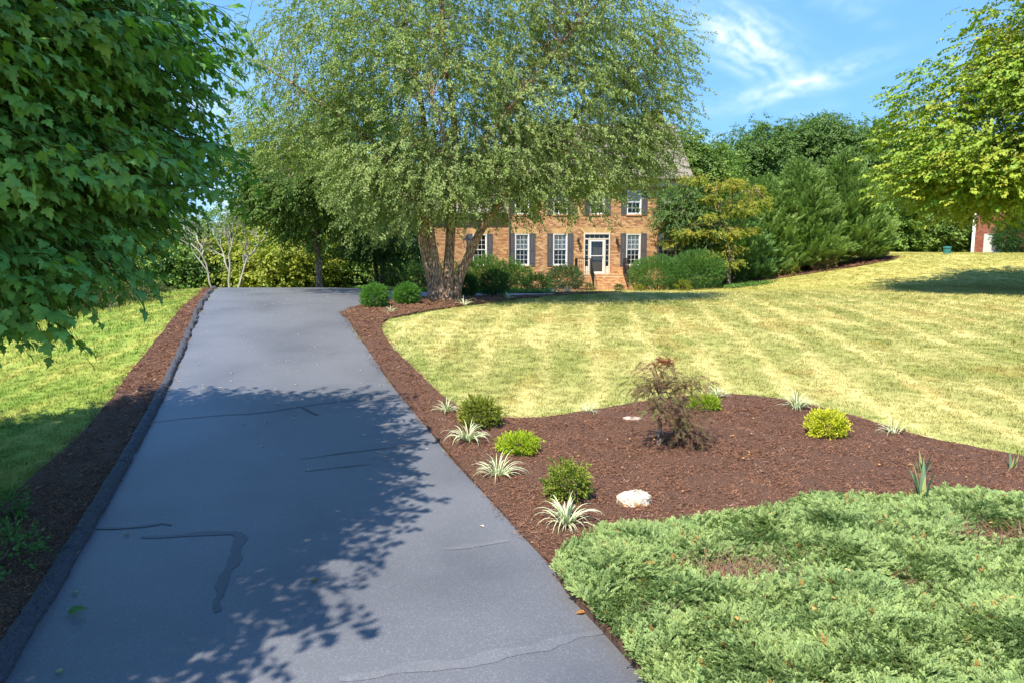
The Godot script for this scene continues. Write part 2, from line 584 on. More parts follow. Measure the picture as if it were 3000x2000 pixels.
func make_ground() -> void:
	var gx := PackedFloat32Array()
	for e in [[-900, -100, 100.0], [-100, -60, 8.0], [-60, -24, 1.5], [-24, 30, 0.4], [30, 72, 1.5], [72, 120, 8.0], [120, 901, 100.0]]:
		var x: float = e[0]
		while x < e[1] - 0.01:
			gx.append(x)
			x += e[2]
	var gd := PackedFloat32Array()
	for e in [[-300, -40, 60.0], [-40, -8, 4.0], [-8, 0, 1.0], [0, 55, 0.4], [55, 110, 2.0], [110, 200, 15.0], [200, 1500, 150.0]]:
		var d: float = e[0]
		while d < e[1] - 0.01:
			gd.append(d)
			d += e[2]
	var gm := StandardMaterial3D.new()
	gm.albedo_texture = ImageTexture.create_from_image(lawn_image())
	gm.texture_repeat = false
	gm.roughness = 1.0
	gm.metallic_specular = 0.15
	var mb := MB.new()
	for j in gd.size():
		for i in gx.size():
			mb.vert(G(gx[i], gd[j]), Gn(gx[i], gd[j]), Color.WHITE, Vector2((gx[i] + 24.0) / 68.0, gd[j] / 68.0))
	var w := gx.size()
	for j in gd.size() - 1:
		for i in w - 1:
			var a := j * w + i
			for t in [a, a + w, a + w + 1, a, a + w + 1, a + 1]:
				mb.ix.append(t)
	structure(top("ground", mb.done(gm)))

	var dv := top("driveway", sheet(drive, 0.25, func(_x, _d): return 0.03, Color.WHITE).done(M.asphalt))
	structure(dv)
	# filled cracks and worn lines
	var seal := func(pts: Array, w0: float, m: Material, called: String, lift: float) -> void:
		var line := curve(V(pts), false, 0.08)
		var ribbon := MB.new()
		for i in line.size() - 1:
			var t := (line[i + 1] - line[i]).normalized()
			var s := Vector2(-t.y, t.x)
			var q := []
			for e in [i, i + 1]:
				var f := float(e) / (line.size() - 1)
				var wd := w0 * (0.35 + 0.65 * sin(PI * clampf(f, 0.05, 0.95))) * (1.0 + 0.25 * sin(e * 1.3) + 0.2 * sin(e * 3.1))
				var jx := Vector2(sin(e * 0.9) + 0.7 * sin(e * 2.3), cos(e * 1.1)) * w0 * 0.12
				var l: Vector2 = line[e] + s * wd * 0.5 + jx
				var r: Vector2 = line[e] - s * wd * 0.5 + jx
				q.append(G(l.x, l.y, lift)); q.append(G(r.x, r.y, lift))
			ribbon.quad(q[0], q[1], q[3], q[2], Color.WHITE)
		part(called, ribbon.done(m), dv)
	seal.call([[-5.3, 9.85], [-4.6, 10.17], [-3.88, 10.36], [-3.43, 10.65], [-2.95, 10.94], [-2.02, 11.29]], 0.045, M.tar, "filled_crack", 0.034)
	seal.call([[-3.36, 10.68], [-3.2, 10.5], [-2.96, 10.22]], 0.06, M.tar, "filled_crack", 0.038)
	seal.call([[-3.93, 6.19], [-3.5, 6.25], [-3.35, 6.32], [-3.25, 6.28]], 0.05, M.tar, "filled_crack", 0.036)
	seal.call([[-3.40, 6.0], [-2.96, 6.06], [-2.58, 6.11], [-2.49, 6.02], [-2.38, 5.6], [-2.30, 5.2], [-2.22, 4.86], [-2.13, 4.72]], 0.10, M.tar, "filled_crack", 0.034)
	seal.call([[-2.63, 8.24], [-2.09, 8.49], [-1.57, 8.7], [-1.03, 8.93]], 0.025, M.tar, "filled_crack", 0.036)
	seal.call([[-2.44, 7.81], [-1.67, 8.08]], 0.02, M.tar, "filled_crack", 0.036)
	seal.call([[-0.6, 5.75], [-0.3, 5.86], [-0.02, 5.93]], 0.09, M.worn, "worn_line", 0.033)
	seal.call([[-1.06, 3.9], [-0.75, 4.0], [-0.21, 4.12], [0.36, 4.35], [0.68, 4.48]], 0.12, M.worn, "worn_line", 0.033)

	# rolled asphalt kerb along the left edge, broken towards the crest
	var kb := MB.new()
	var nk := nz(44, 1.1, 3)
	var prev := []
	var steps := 620
	for i in steps + 1:
		var dd := 1.0 + 26.6 * i / steps
		var rough := 0.2 + 0.7 * ss(11, 20, dd)
		var lump := nk.get_noise_1d(dd * 3.2)
		var wob := nk.get_noise_1d(dd * 1.1 + 50.0)
		var gap := maxf(clampf(nk.get_noise_1d(dd * 1.6 + 90.0) * 3.0 - 0.2, 0.0, 1.0) * ss(12, 18, dd), 0.35 * clampf(nk.get_noise_1d(dd * 4.3 + 17.0) * 8.0 - 3.2, 0.0, 1.0))
		var hh := 0.11 * (1.0 + 0.45 * lump * rough) * (1.0 - 0.75 * gap)
		var ww := 0.135 * (1.0 + 0.4 * wob * rough) + 0.03
		var cx := edge_left(dd) - 0.06 + 0.10 * wob * rough
		var ring := []
		for k in 9:
			var a := PI * k / 8.0
			var bump := 1.0 + 0.12 * nk.get_noise_2d(dd * 7.0, k * 3.0) + 0.10 * nk.get_noise_2d(dd * 21.0, k * 9.0)
			var px := cx + cos(a) * ww * 0.5 * bump
			ring.append(Vector3(px, H(px, dd) + 0.015 + pow(maxf(sin(a), 0.0), 0.75) * hh * bump - (0.06 if k == 0 or k == 8 else 0.0), -dd))
		if prev.size():
			for k in 8:
				kb.quad(prev[k], ring[k], ring[k + 1], prev[k + 1], Color.WHITE)
		prev = ring
	structure(top("kerb", kb.done(M.kerb)))

	var nm := nz(51, 1.7, 3)
	var mulch_lift := func(xx, dd): return 0.055 + 0.03 * nm.get_noise_2d(xx, dd)
	for e in [[bed, "mulch_bed"], [strip, "mulch_strip"], [cypress_bed, "mulch_bed"], [house_bed, "mulch_bed"]]:
		structure(top(e[1], sheet(e[0], 0.3, mulch_lift, Color.WHITE).done(M.mulch)))
	structure(top("ivy_bed", sheet(ivy, 0.5, func(_x, _d): return 0.03, Color.WHITE).done(M.mulch)))

# ---------------------------------------------------------------- leaves and sprigs (x runs along the sprig)
func add_leaf(mb: MB, o: Vector3, dir: Vector3, up: Vector3, l: float, w: float, col: Color, fold := 0.25) -> void:   # oval leaf folded along its rib
	var x := dir.normalized()
	var s := x.cross(up).normalized()
	var y := s.cross(x)
	var m := o + x * l * 0.42
	var tip := o + x * l - y * l * 0.12
	var a := m + s * w * 0.5 + y * w * fold
	var b := m - s * w * 0.5 + y * w * fold
	mb.tri(o, a, tip, col)
	mb.tri(o, tip, b, col)

func add_maple_leaf(mb: MB, o: Vector3, dir: Vector3, up: Vector3, s: float, col: Color, coarse := false) -> void:
	var x := dir.normalized()
	var z := x.cross(up).normalized()
	var y := z.cross(x)
	var outline := [[-0.02, 0.0], [-0.10, 0.26], [0.07, 0.30], [0.10, 0.50], [0.34, 0.54], [0.42, 0.28], [0.66, 0.32], [0.68, 0.16], [1.0, 0.0]]
	if coarse: outline = [[-0.05, 0.0], [0.0, 0.40], [0.30, 0.54], [0.40, 0.26], [0.68, 0.28], [1.0, 0.0]]
	var pts := []
	for k in outline.size(): pts.append(outline[k])
	for k in range(outline.size() - 2, 0, -1): pts.append([outline[k][0], -outline[k][1]])
	var heart := o + x * s * 0.32 + y * s * 0.02
	var q := []
	for p in pts:
		var r := Vector2(p[0] - 0.32, p[1]).length()
		q.append(o + x * s * p[0] + z * s * p[1] + y * s * (absf(p[1]) * 0.30 - r * r * 0.42))
	for k in q.size():
		mb.tri(heart, q[k], q[(k + 1) % q.size()], col)

func maple_sprig(s: float, n: int, seed_: int, twig: Color, coarse := false) -> ArrayMesh:
	rng.seed = seed_
	var mb := MB.new()
	for k in n:
		var t := float(k) / (n - 1)
		var side := 1.0 if k % 2 else -1.0
		var o := Vector3(t * 0.30, -0.10 * t * t + rf(-.03, .03), 0)
		var dir := Vector3(0.5 + t * 0.6, rf(-0.75, -0.15), side * (1.1 - t) * rf(0.6, 1.3)).normalized()
		var pet := o + dir * 0.06
		if not coarse: mb.tube([o, pet], [0.002, 0.002], 3, twig, false)
		add_maple_leaf(mb, pet, (dir + Vector3(0, rf(-.5, .1), 0)).normalized(), (UP + Vector3(rf(-.5, .5), 0, rf(-.5, .5))).normalized(), s * rf(0.7, 1.2), Color.WHITE * rf(0.74, 1.0), coarse)
	mb.tube([Vector3(-0.15, 0.03, 0), Vector3(0.1, 0.0, 0), Vector3(0.30, -0.10, 0)], [0.006, 0.004, 0.002], 4, twig, false)
	return mb.done(M.gloss_leaf)

# spray of n small oval leaves along a twig that sags; len is its length
func oval_sprig(n: int, length: float, leaf: float, width: float, sag: float, scatter: float, seed_: int, m: Material, twig: Color, hang := 0.5) -> ArrayMesh:
	rng.seed = seed_
	var mb := MB.new()
	var p := []
	for k in 5:
		var t := k / 4.0
		p.append(Vector3(length * t, -sag * t * t, 0))
	mb.tube(p, [leaf * .09, leaf * .075, leaf * .06, leaf * .05, leaf * .04], 3, twig, false)
	for k in n:
		var t := (k + 0.7) / n
		var o := Vector3(length * t, -sag * t * t, 0) + rdir() * scatter * rf(0, 1)
		var dir := (Vector3(0.6, rf(-hang * 1.6, 0.35 - hang), rf(-1, 1))).normalized()
		var g := rf(0.70, 1.0)
		add_leaf(mb, o, dir, (UP + rdir() * 0.8).normalized(), leaf * rf(0.8, 1.25), width * rf(0.85, 1.15), Color(g, g, g * rf(0.85, 1.0)))
	return mb.done(m)

func feather_sprig(length: float, n: int, w: float, seed_: int, m: Material, twig: Color) -> ArrayMesh:   # flat feathery conifer spray
	rng.seed = seed_
	var mb := MB.new()
	mb.tube([Vector3.ZERO, Vector3(length * .5, length * .04, 0), Vector3(length, 0, 0)], [w * .35, w * .25, w * .1], 3, twig, false)
	for k in n:
		var t := (k + 0.5) / n
		var side := 1.0 if k % 2 else -1.0
		var o := Vector3(length * t, length * .06 * sin(PI * t), 0)
		var l := length * (0.5 - 0.34 * t) * rf(0.75, 1.2)
		var dir := Vector3(0.75 + 0.3 * t, rf(-.15, .35), side * rf(.55, .95)).normalized()
		var g := rf(0.68, 1.0)
		var c := Color(g, g, g)
		var s := dir.cross(UP).normalized() * w
		var mid := o + dir * l * 0.5
		mb.tri(o, mid + s, o + dir * l + UP * l * rf(-.08, .12), c)
		mb.tri(o, o + dir * l + UP * l * rf(-.08, .12), mid - s + UP * w, c)
		for j in 2:
			var o2 := o + dir * l * (0.35 + 0.3 * j)
			var d2 := (dir + Vector3(0.5, rf(0, .5), -side * rf(.2, .9))).normalized()
			add_leaf(mb, o2, d2, UP, l * 0.45, w * 1.5, c, 0.3)
	add_leaf(mb, Vector3(length * .85, 0, 0), Vector3(1, 0.1, 0), UP, length * .25, w * 1.6, Color.WHITE)
	return mb.done(m)

# ---------------------------------------------------------------- crowns
# blobs: [[centre, radii, weight] ...] in the tree's own axes. Clumps sit towards the outside of the blobs and carry sprigs spread about them.
func crown(o: Node3D, blobs: Array, clumps: int, per: int, spread: Vector3, meshes: Array, size: Vector2, cols: Array, seed_: int, sag := 0.3, inner := 0.45, called := "crown", heart := Vector3.INF) -> Array:
	rng.seed = seed_
	var total := 0.0
	for b in blobs: total += b[2]
	var xf := []
	var cc := PackedColorArray()
	for k in meshes.size(): xf.append([])
	var tint := []
	for k in meshes.size(): tint.append(PackedColorArray())
	var centres := []
	for k in clumps:
		var pick := rf(0, total)
		var b: Array = blobs[0]
		for e in blobs:
			pick -= e[2]
			b = e
			if pick <= 0.0: break
		var dir := rdir()
		var rad := lerpf(inner, 1.0, pow(rng.randf(), 0.6)) * rf(0.9, 1.06)
		var c: Vector3 = b[0] + dir * b[1] * rad
		centres.append(c)
		var shade := rf(0.0, 1.0)
		var out: Vector3 = c - (b[0] if heart == Vector3.INF else heart)
		out.y *= 0.35
		out = out.normalized()
		for j in per:
			var off := Vector3(clampf(rng.randfn(), -1.7, 1.7), clampf(rng.randfn(), -1.7, 1.7), clampf(rng.randfn(), -1.7, 1.7)) * 0.5 * spread
			off.y -= 0.25 * spread.y * Vector2(off.x, off.z).length() / maxf(spread.x, 0.01)
			var side := Vector3(off.x, 0, off.z).normalized()
			var dd := (out * 0.7 + side * 0.8 + rdir() * 0.55 - UP * sag * rf(0.2, 1.6)).normalized()
			var i := rng.randi() % meshes.size()
			xf[i].append(Transform3D(along(dd, rf(size.x, size.y), rf(-.5, .5)), c + off))
			var t := clampf(shade * 0.6 + rf(0, 0.4), 0, 1) * (cols.size() - 1)
			var q := mini(int(t), cols.size() - 2)
			var col: Color = cols[q].lerp(cols[q + 1], t - q)
			tint[i].append(col * rf(0.86, 1.14))
	for i in meshes.size():
		if xf[i].size():
			many(called, meshes[i], xf[i], tint[i], o)
	return centres

func bend(a: Vector3, b: Vector3, n: int, lift: float, wob: float) -> Array:   # a limb that leaves a, arches and wavers to b
	var p := []
	var s := Vector3(rf(-1, 1), rf(-.4, .4), rf(-1, 1)) * wob
	for k in n + 1:
		var t := float(k) / n
		p.append(a.lerp(b, t) + UP * lift * sin(PI * t) + s * sin(TAU * t) * 0.5 + s * 0.5 * sin(PI * t))
	return p

func taper(n: int, r0: float, r1: float) -> Array:
	var r := []
	for k in n + 1: r.append(lerpf(r0, r1, pow(float(k) / n, 0.8)))
	return r

# limbs from the stem to spots in the crown, then twigs to the clumps
func limbs(o: Node3D, from: Vector3, to: Array, r0: float, m: Material, centres: Array, twig_r: float, twig_most: int) -> void:
	var knots := []
	for t in to:
		var mb := MB.new()
		var start: Vector3 = from.lerp(Vector3(from.x, t.y * 0.8, from.z), rf(0.1, 0.55))
		var p := bend(start, t, 6, rf(0.0, 0.5), start.distance_to(t) * 0.07)
		mb.tube(p, taper(6, r0 * rf(.7, 1.0), r0 * .18), 6, Color.WHITE, true)
		part("limb", mb.done(m), o)
		knots.append_array(p)
	if centres.is_empty(): return
	var tw := MB.new()
	for k in mini(twig_most, centres.size()):
		var c: Vector3 = centres[k]
		var best: Vector3 = knots[0]
		for q in knots:
			if q.distance_squared_to(c) < best.distance_squared_to(c): best = q
		tw.tube(bend(best, c, 3, 0.15, 0.12), taper(3, twig_r, twig_r * .35), 4, Color.WHITE, false)
	var w := part("twigs", tw.done(m), o)
	w.set_meta("kind", "stuff")

func tapered(pts: Array, r: Array, sides: int, rough := 0.06, seed_ := 1) -> MB:
	var c := []
	var rr := []
	for i in pts.size() - 1:
		for j in 6:
			var t := j / 6.0
			c.append(pts[i].cubic_interpolate(pts[i + 1], pts[maxi(i - 1, 0)], pts[mini(i + 2, pts.size() - 1)], t))
			rr.append(lerpf(r[i], r[i + 1], t))
	c.append(pts[-1]); rr.append(r[-1])
	var mb := MB.new()
	mb.tube(c, rr, sides, Color.WHITE, true, rough, seed_)
	return mb

# a shade or garden tree; blobs as in crown()
func tree(called: String, label: String, at: Vector3, trunk: Array, tr: Array, bark: Material, blobs: Array, clumps: int, per: int, spread: Vector3, meshes: Array, size: Vector2, cols: Array, seed_: int, sag: float, nlimbs: int, group := "", inner := 0.45) -> Node3D:
	var o := thing(called, label, "tree", at, 0.0, group)
	part("trunk", tapered(trunk, tr, 10, 0.07, seed_).done(bark), o)
	var cs := crown(o, blobs, clumps, per, spread, meshes, size, cols, seed_, sag, inner)
	if nlimbs > 0:
		var to := []
		for k in nlimbs: to.append(cs[k * 7 % cs.size()])
		limbs(o, trunk[-2], to, tr[-2] * 0.8, bark, cs, 0.02, 160)
	return o

# a shrub: a clipped or loose mass of sprigs on short stems
func shrub(called: String, label: String, at: Vector3, r: Vector3, n: int, meshes: Array, size: Vector2, cols: Array, seed_: int, loose: float, group := "", stems := 5, low := 0.15, bark: Material = null) -> Node3D:
	var o := thing(called, label, "shrub", at, 0.0, group)
	rng.seed = seed_
	var st := MB.new()
	for k in stems:
		var a := TAU * k / stems + rf(-.4, .4)
		st.tube(bend(Vector3(cos(a) * .05, -0.04, sin(a) * .05), Vector3(cos(a) * r.x * .55, r.y * rf(.7, 1.3), sin(a) * r.z * .55), 4, 0.03, 0.05), taper(4, 0.02 + r.y * .015, 0.006), 5, Color.WHITE)
	part("stems", st.done(bark if bark else M.bark), o)
	var f := nz(seed_, 1.2 / maxf(r.x, 0.2), 2)
	var xf := []
	var tint := []
	for k in meshes.size(): xf.append([]); tint.append(PackedColorArray())
	for k in n:
		var dir := rdir()
		if dir.y < -0.85: continue
		var lump := 1.0 + loose * f.get_noise_3dv(dir * r.x * 1.6)
		var deep := pow(rng.randf(), 2.0)
		var rad := lump * (1.0 - 0.55 * deep) * (1.0 + loose * 0.25 * rng.randfn())
		var p := dir * r * rad + UP * r.y * (1.0 - low)
		if p.y < 0.02: p.y = rf(0.02, 0.12)
		var out := (dir / r).normalized()
		var i := rng.randi() % meshes.size()
		xf[i].append(Transform3D(along((out + rdir() * 0.55 + UP * 0.25).normalized(), rf(size.x, size.y), rf(-1.5, 1.5)), p))
		var t := clampf(rf(0, 1) * .7 + .3 * (f.get_noise_3dv(dir * r.x * 3.0) + .5), 0, 1) * (cols.size() - 1)
		var q := mini(int(t), cols.size() - 2)
		tint[i].append(cols[q].lerp(cols[q + 1], t - q) * rf(.88, 1.12))
	for i in meshes.size():
		if xf[i].size(): many("foliage", meshes[i], xf[i], tint[i], o)
	return o

# a tuft of strap leaves: each leaf a piece of its own
func strap(length: float, width: float, lean: float, droop: float, a: Color, b: Color) -> ArrayMesh:
	var mb := MB.new()
	var pr := []
	for k in 7:
		var t := k / 6.0
		var ang := lean + droop * t * t
		var p: Vector3 = Vector3.ZERO if k == 0 else pr[k - 1][0] + Vector3(sin(ang), cos(ang), 0) * length / 6.0
		pr.append([p, width * (0.75 + 0.5 * sin(PI * minf(t + .15, 1.0))) * (1.0 - pow(t, 4.0)) * 0.5 + 0.0006])
	for k in 6:
		var p: Vector3 = pr[k][0]
		var q: Vector3 = pr[k + 1][0]
		var w0 := Vector3(0, 0, pr[k][1])
		var w1 := Vector3(0, 0, pr[k + 1][1])
		var dip0 := Vector3(0, -pr[k][1] * .5, 0)
		var dip1 := Vector3(0, -pr[k + 1][1] * .5, 0)
		# pale margin, green rib, pale margin
		mb.quad(p + w0, p + w0 * .35 + dip0, q + w1 * .35 + dip1, q + w1, a)
		mb.quad(p + w0 * .35 + dip0, p - w0 * .35 + dip0, q - w1 * .35 + dip1, q + w1 * .35 + dip1, b)
		mb.quad(p - w0 * .35 + dip0, p - w0, q - w1, q - w1 * .35 + dip1, a)
	return mb.done(M.soft_leaf)

func tuft(called: String, label: String, at: Vector3, blades: Array, n: int, s: float, spread: float, seed_: int, group := "", category := "plant") -> Node3D:
	var o := thing(called, label, category, at, 0.0, group)
	rng.seed = seed_
	for k in n:
		var a := rf(0, TAU)
		var r := rf(0, spread)
		var m := part("leaf", blades[rng.randi() % blades.size()], o, Vector3(cos(a) * r, -0.015, sin(a) * r))
		m.basis = Basis(UP, -a + rf(-.5, .5)).scaled(Vector3.ONE * s * rf(.65, 1.12))
	return o

# ---------------------------------------------------------------- house: own axes, x to the right, y up from y = 0 (world height), z towards the drive
var brick_cols := [Color(0.515, 0.304, 0.144), Color(0.460, 0.243, 0.115), Color(0.580, 0.374, 0.190), Color(0.405, 0.202, 0.098), Color(0.534, 0.323, 0.155), Color(0.331, 0.162, 0.086)]

# boxes that fill a wall between openings [x0, x1, y0, y1]
func wall_mesh(mb: MB, x0: float, x1: float, y0: float, y1: float, z: float, th: float, holes: Array) -> void:
	var xs := [x0, x1]
	var ys := [y0, y1]
	for h in holes:
		xs.append_array([h[0], h[1]])
		ys.append_array([h[2], h[3]])
	xs.sort()
	ys.sort()
	for j in ys.size() - 1:
		if ys[j + 1] - ys[j] < 0.001: continue
		var run := -1.0
		for i in xs.size():
			var solid := false
			if i < xs.size() - 1 and xs[i + 1] - xs[i] >= 0.001:
				solid = true
				var cx: float = (xs[i] + xs[i + 1]) * .5
				var cy: float = (ys[j] + ys[j + 1]) * .5
				for h in holes:
					if cx > h[0] and cx < h[1] and cy > h[2] and cy < h[3]: solid = false
			elif i < xs.size() - 1:
				continue
			if solid and run < -900 + 899.5 and run == -1.0: run = i
			if not solid and run != -1.0:
				var a: float = xs[int(run)]
				var b: float = xs[i]
				mb.box(Vector3((a + b) * .5, (ys[j] + ys[j + 1]) * .5, z - th * .5), Vector3(b - a, ys[j + 1] - ys[j], th), Color.WHITE)
				run = -1.0

# bricks in running bond on a wall facing +z; pick(x, y) tells which ones stand as single pieces
func bricks(o: Node3D, x0: float, x1: float, y0: float, y1: float, z: float, holes: Array, single: Array, seed_: int, cols: Array, deep := 0.012) -> void:
	rng.seed = seed_
	var course := 0.088
	var mod := 0.232
	var mass := MB.new()
	var kinds := []
	for c in cols:
		var m := MB.new()
		m.cham(Vector3.ZERO, Vector3(mod - .014, course - .014, deep * 2.0), 0.003, c)
		kinds.append(m.done(M.brick))
	var y := y0
	var row := 0
	while y + course <= y1 + 0.001:
		var x := x0 - (mod * .5 if row % 2 else 0.0)
		while x < x1:
			var a := maxf(x, x0)
			var b := minf(x + mod, x1)
			var cut := [[a, b]]
			for h in holes:
				if y + course > h[2] + .01 and y < h[3] - .01:
					var nxt := []
					for e in cut:
						if e[1] <= h[0] or e[0] >= h[1]: nxt.append(e)
						else:
							if e[0] < h[0]: nxt.append([e[0], h[0]])
							if e[1] > h[1]: nxt.append([h[1], e[1]])
					cut = nxt
			for e in cut:
				var w: float = e[1] - e[0]
				if w < 0.04: continue
				var pos := Vector3((e[0] + e[1]) * .5, y + course * .5, z + rf(-.002, .002))
				var k := rng.randi() % cols.size()
				if w > mod - .001 and single.size() and pos.x > single[0] and pos.x < single[1] and pos.y > single[2] and pos.y < single[3]:
					part("brick", kinds[k], o, pos)
				else:
					mass.cham(pos, Vector3(w - .014, course - .014, deep * 2.0), 0.003, cols[k] * rf(.86, 1.12))
			x += mod
		y += course
		row += 1
	var bw := part("brickwork", mass.done(M.brick), o)
	bw.set_meta("kind", "stuff")

func flat_arch(o: Node3D, x: float, y: float, w: float, z: float) -> void:
	var n := 11
	var mb := MB.new()
	rng.seed = int(x * 100) + 5
	for k in n:
		var t0 := (k + .06) / n - .5
		var t1 := (k + .94) / n - .5
		var wt := w * 1.32
		var h := 0.30
		var c := Color(0.56, 0.36, 0.155) * rf(.85, 1.1)
		var p := [Vector3(x + t0 * w, y, z), Vector3(x + t1 * w, y, z), Vector3(x + t1 * wt, y + h, z), Vector3(x + t0 * wt, y + h, z)]
		mb.quad(p[0], p[1], p[2], p[3], c)
		for e in 4:
			var q: Vector3 = p[e]
			var r: Vector3 = p[(e + 1) % 4]
			mb.quad(q - Vector3(0, 0, .03), r - Vector3(0, 0, .03), r, q, c)
	part("flat_arch", mb.done(M.brick), o)

var shutter_mesh := {}
func window(o: Node3D, x: float, y0: float, y1: float, w: float, rows: int, blind: float, zf: float) -> void:
	# rows: rows of panes in each sash
	var h := y1 - y0
	var f := MB.new()
	var t := 0.055
	f.box(Vector3(x - w * .5 + t * .5, y0 + h * .5, zf - .06), Vector3(t, h, .14), Color.WHITE)
	f.box(Vector3(x + w * .5 - t * .5, y0 + h * .5, zf - .06), Vector3(t, h, .14), Color.WHITE)
	f.box(Vector3(x, y1 - t * .5, zf - .063), Vector3(w - .002, t, .14), Color.WHITE)
	f.box(Vector3(x, y0 + .03, zf - .05), Vector3(w - .002, .06, .18), Color.WHITE)
	var win := part("window", f.done(M.white), o)
	var sl := MB.new()
	sl.cham(Vector3(x, y0 - .045, zf - .01), Vector3(w + .1, .085, .14), .012, Color(0.44, 0.22, .10))
	part("sill", sl.done(M.brick), win)
	var iw := w - 2 * t
	var ih := (h - t - .06) * .5
	for s in 2:
		var zb := zf - .05 - (.035 if s == 0 else 0.0) if false else zf - .055 - (.03 if s == 0 else 0.0)
		var yb := y0 + .06 + ih * s
		var sash := MB.new()
		var b := 0.04
		sash.box(Vector3(x - iw * .5 + b * .5, yb + ih * .5, zb), Vector3(b, ih, .03), Color.WHITE)
		sash.box(Vector3(x + iw * .5 - b * .5, yb + ih * .5, zb), Vector3(b, ih, .03), Color.WHITE)
		sash.box(Vector3(x, yb + b * .5, zb + .001), Vector3(iw - .002, b, .03), Color.WHITE)
		sash.box(Vector3(x, yb + ih - b * .5, zb + .001), Vector3(iw - .002, b, .03), Color.WHITE)
		var gw := iw - 2 * b
		var gh := ih - 2 * b
		for k in [1, 2]:
			sash.box(Vector3(x - gw * .5 + gw * k / 3.0, yb + ih * .5, zb), Vector3(.018, gh, .024), Color.WHITE)
		for k in range(1, rows):
			sash.box(Vector3(x, yb + b + gh * k / rows, zb + .001), Vector3(gw, .018, .024), Color.WHITE)
		part("sash", sash.done(M.white), win)
		var pane := BoxMesh.new()
		pane.size = Vector3(gw / 3.0 - .017, gh / rows - .017, .004)
		pane.material = M.glass
		for r in rows:
			for c in 3:
				part("pane", pane, win, Vector3(x - gw * .5 + gw * (c + .5) / 3.0, yb + b + gh * (r + .5) / rows, zb - .004))
	if blind > 0.0:
		var bl := MB.new()
		var bh := h * blind
		var k := int(bh / .05)
		for i in k:
			bl.box(Vector3(x, y1 - .05 - i * .05, zf - .15), Vector3(iw - .02, .046, .004), Color.WHITE, Basis(Vector3.RIGHT, 0.5))
		part("blind", bl.done(M.blind), win)

func shutter(o: Node3D, x: float, y0: float, y1: float, w: float, z: float) -> void:
	var key := "%.2f" % (y1 - y0)
	if not shutter_mesh.has(key):
		var h := y1 - y0
		var mb := MB.new()
		var r := .06
		mb.box(Vector3(-w * .5 + r * .5, 0, .02), Vector3(r, h, .035), Color.WHITE)
		mb.box(Vector3(w * .5 - r * .5, 0, .02), Vector3(r, h, .035), Color.WHITE)
		for yy in [-h * .5 + .045, h * .5 - .045, -h * .03]:
			mb.box(Vector3(0, yy, .019), Vector3(w - 2 * r, .09, .035), Color.WHITE)
		for e in [[-h * .5 + .09, -h * .03 - .045], [-h * .03 + .045, h * .5 - .09]]:
			mb.box(Vector3(0, (e[0] + e[1]) * .5, .008), Vector3(w - 2 * r, e[1] - e[0], .01), Color.WHITE)
			mb.cham(Vector3(0, (e[0] + e[1]) * .5, .018), Vector3(w - 2 * r - .05, e[1] - e[0] - .06, .025), .018, Color.WHITE)
		shutter_mesh[key] = mb.done(M.shutter)
	part("shutter", shutter_mesh[key], o, Vector3(x, (y0 + y1) * .5, z))

func shingles(o: Node3D, x0: float, x1: float, ye: float, ze: float, yr: float, zr: float, seed_: int, cut := []) -> void:
	# from the eave (ye, ze) up to the ridge (yr, zr)
	rng.seed = seed_
	var slope := Vector3(0, yr - ye, zr - ze)
	var l := slope.length()
	var u := slope / l
	var nn := Vector3.RIGHT.cross(u).normalized()
	if nn.y < 0: nn = -nn
	var base := MB.new()
	var a := Vector3(x0, ye, ze)
	var b := Vector3(x1, ye, ze)
	base.box((a + b) * .5 + slope * .5 - nn * .06, Vector3(x1 - x0 - .01, l, .1), Color.WHITE, Basis(Vector3.RIGHT, u, Vector3.RIGHT.cross(u)))
	var roof := part("roof", base.done(M.gutter), o)
	var mb := MB.new()
	var rows := int(l / .145)
	for r in rows:
		var x := x0 - rf(0, .3)
		while x < x1:
			var w := rf(.22, .36)
			var c0 := maxf(x, x0)
			var c1 := minf(x + w, x1)
			if c1 - c0 > .03:
				var g := rf(.8, 1.15)
				var col := Color(0.255, 0.225, 0.19) * g
				var p := Vector3(0, ye, ze) + u * (r * .145)
				var th := nn * rf(.012, .022)
				var q0 := Vector3(c0 + .004, p.y, p.z) + th
				var q1 := Vector3(c1 - .004, p.y, p.z) + th
				var up := u * .17 - th * .75
				mb.quad(q0, q1, q1 + up, q0 + up, col)
				mb.quad(q0 - th * 1.4, q1 - th * 1.4, q1, q0, col)
			x += w
	var s := part("shingles", mb.done(M.shingle), roof)
	s.set_meta("kind", "stuff")

func rail(mb: MB, a: Vector3, b: Vector3, n: int, h: float) -> void:
	mb.tube([a + UP * h, b + UP * h], [.022, .022], 6, Color.WHITE)
	mb.tube([a + UP * .12, b + UP * .12], [.012, .012], 5, Color.WHITE)
	for k in n + 1:
		var p := a.lerp(b, float(k) / n)
		mb.tube([p + UP * .0, p + UP * h], [.009, .009] if k > 0 and k < n else [.02, .02], 5, Color.WHITE)

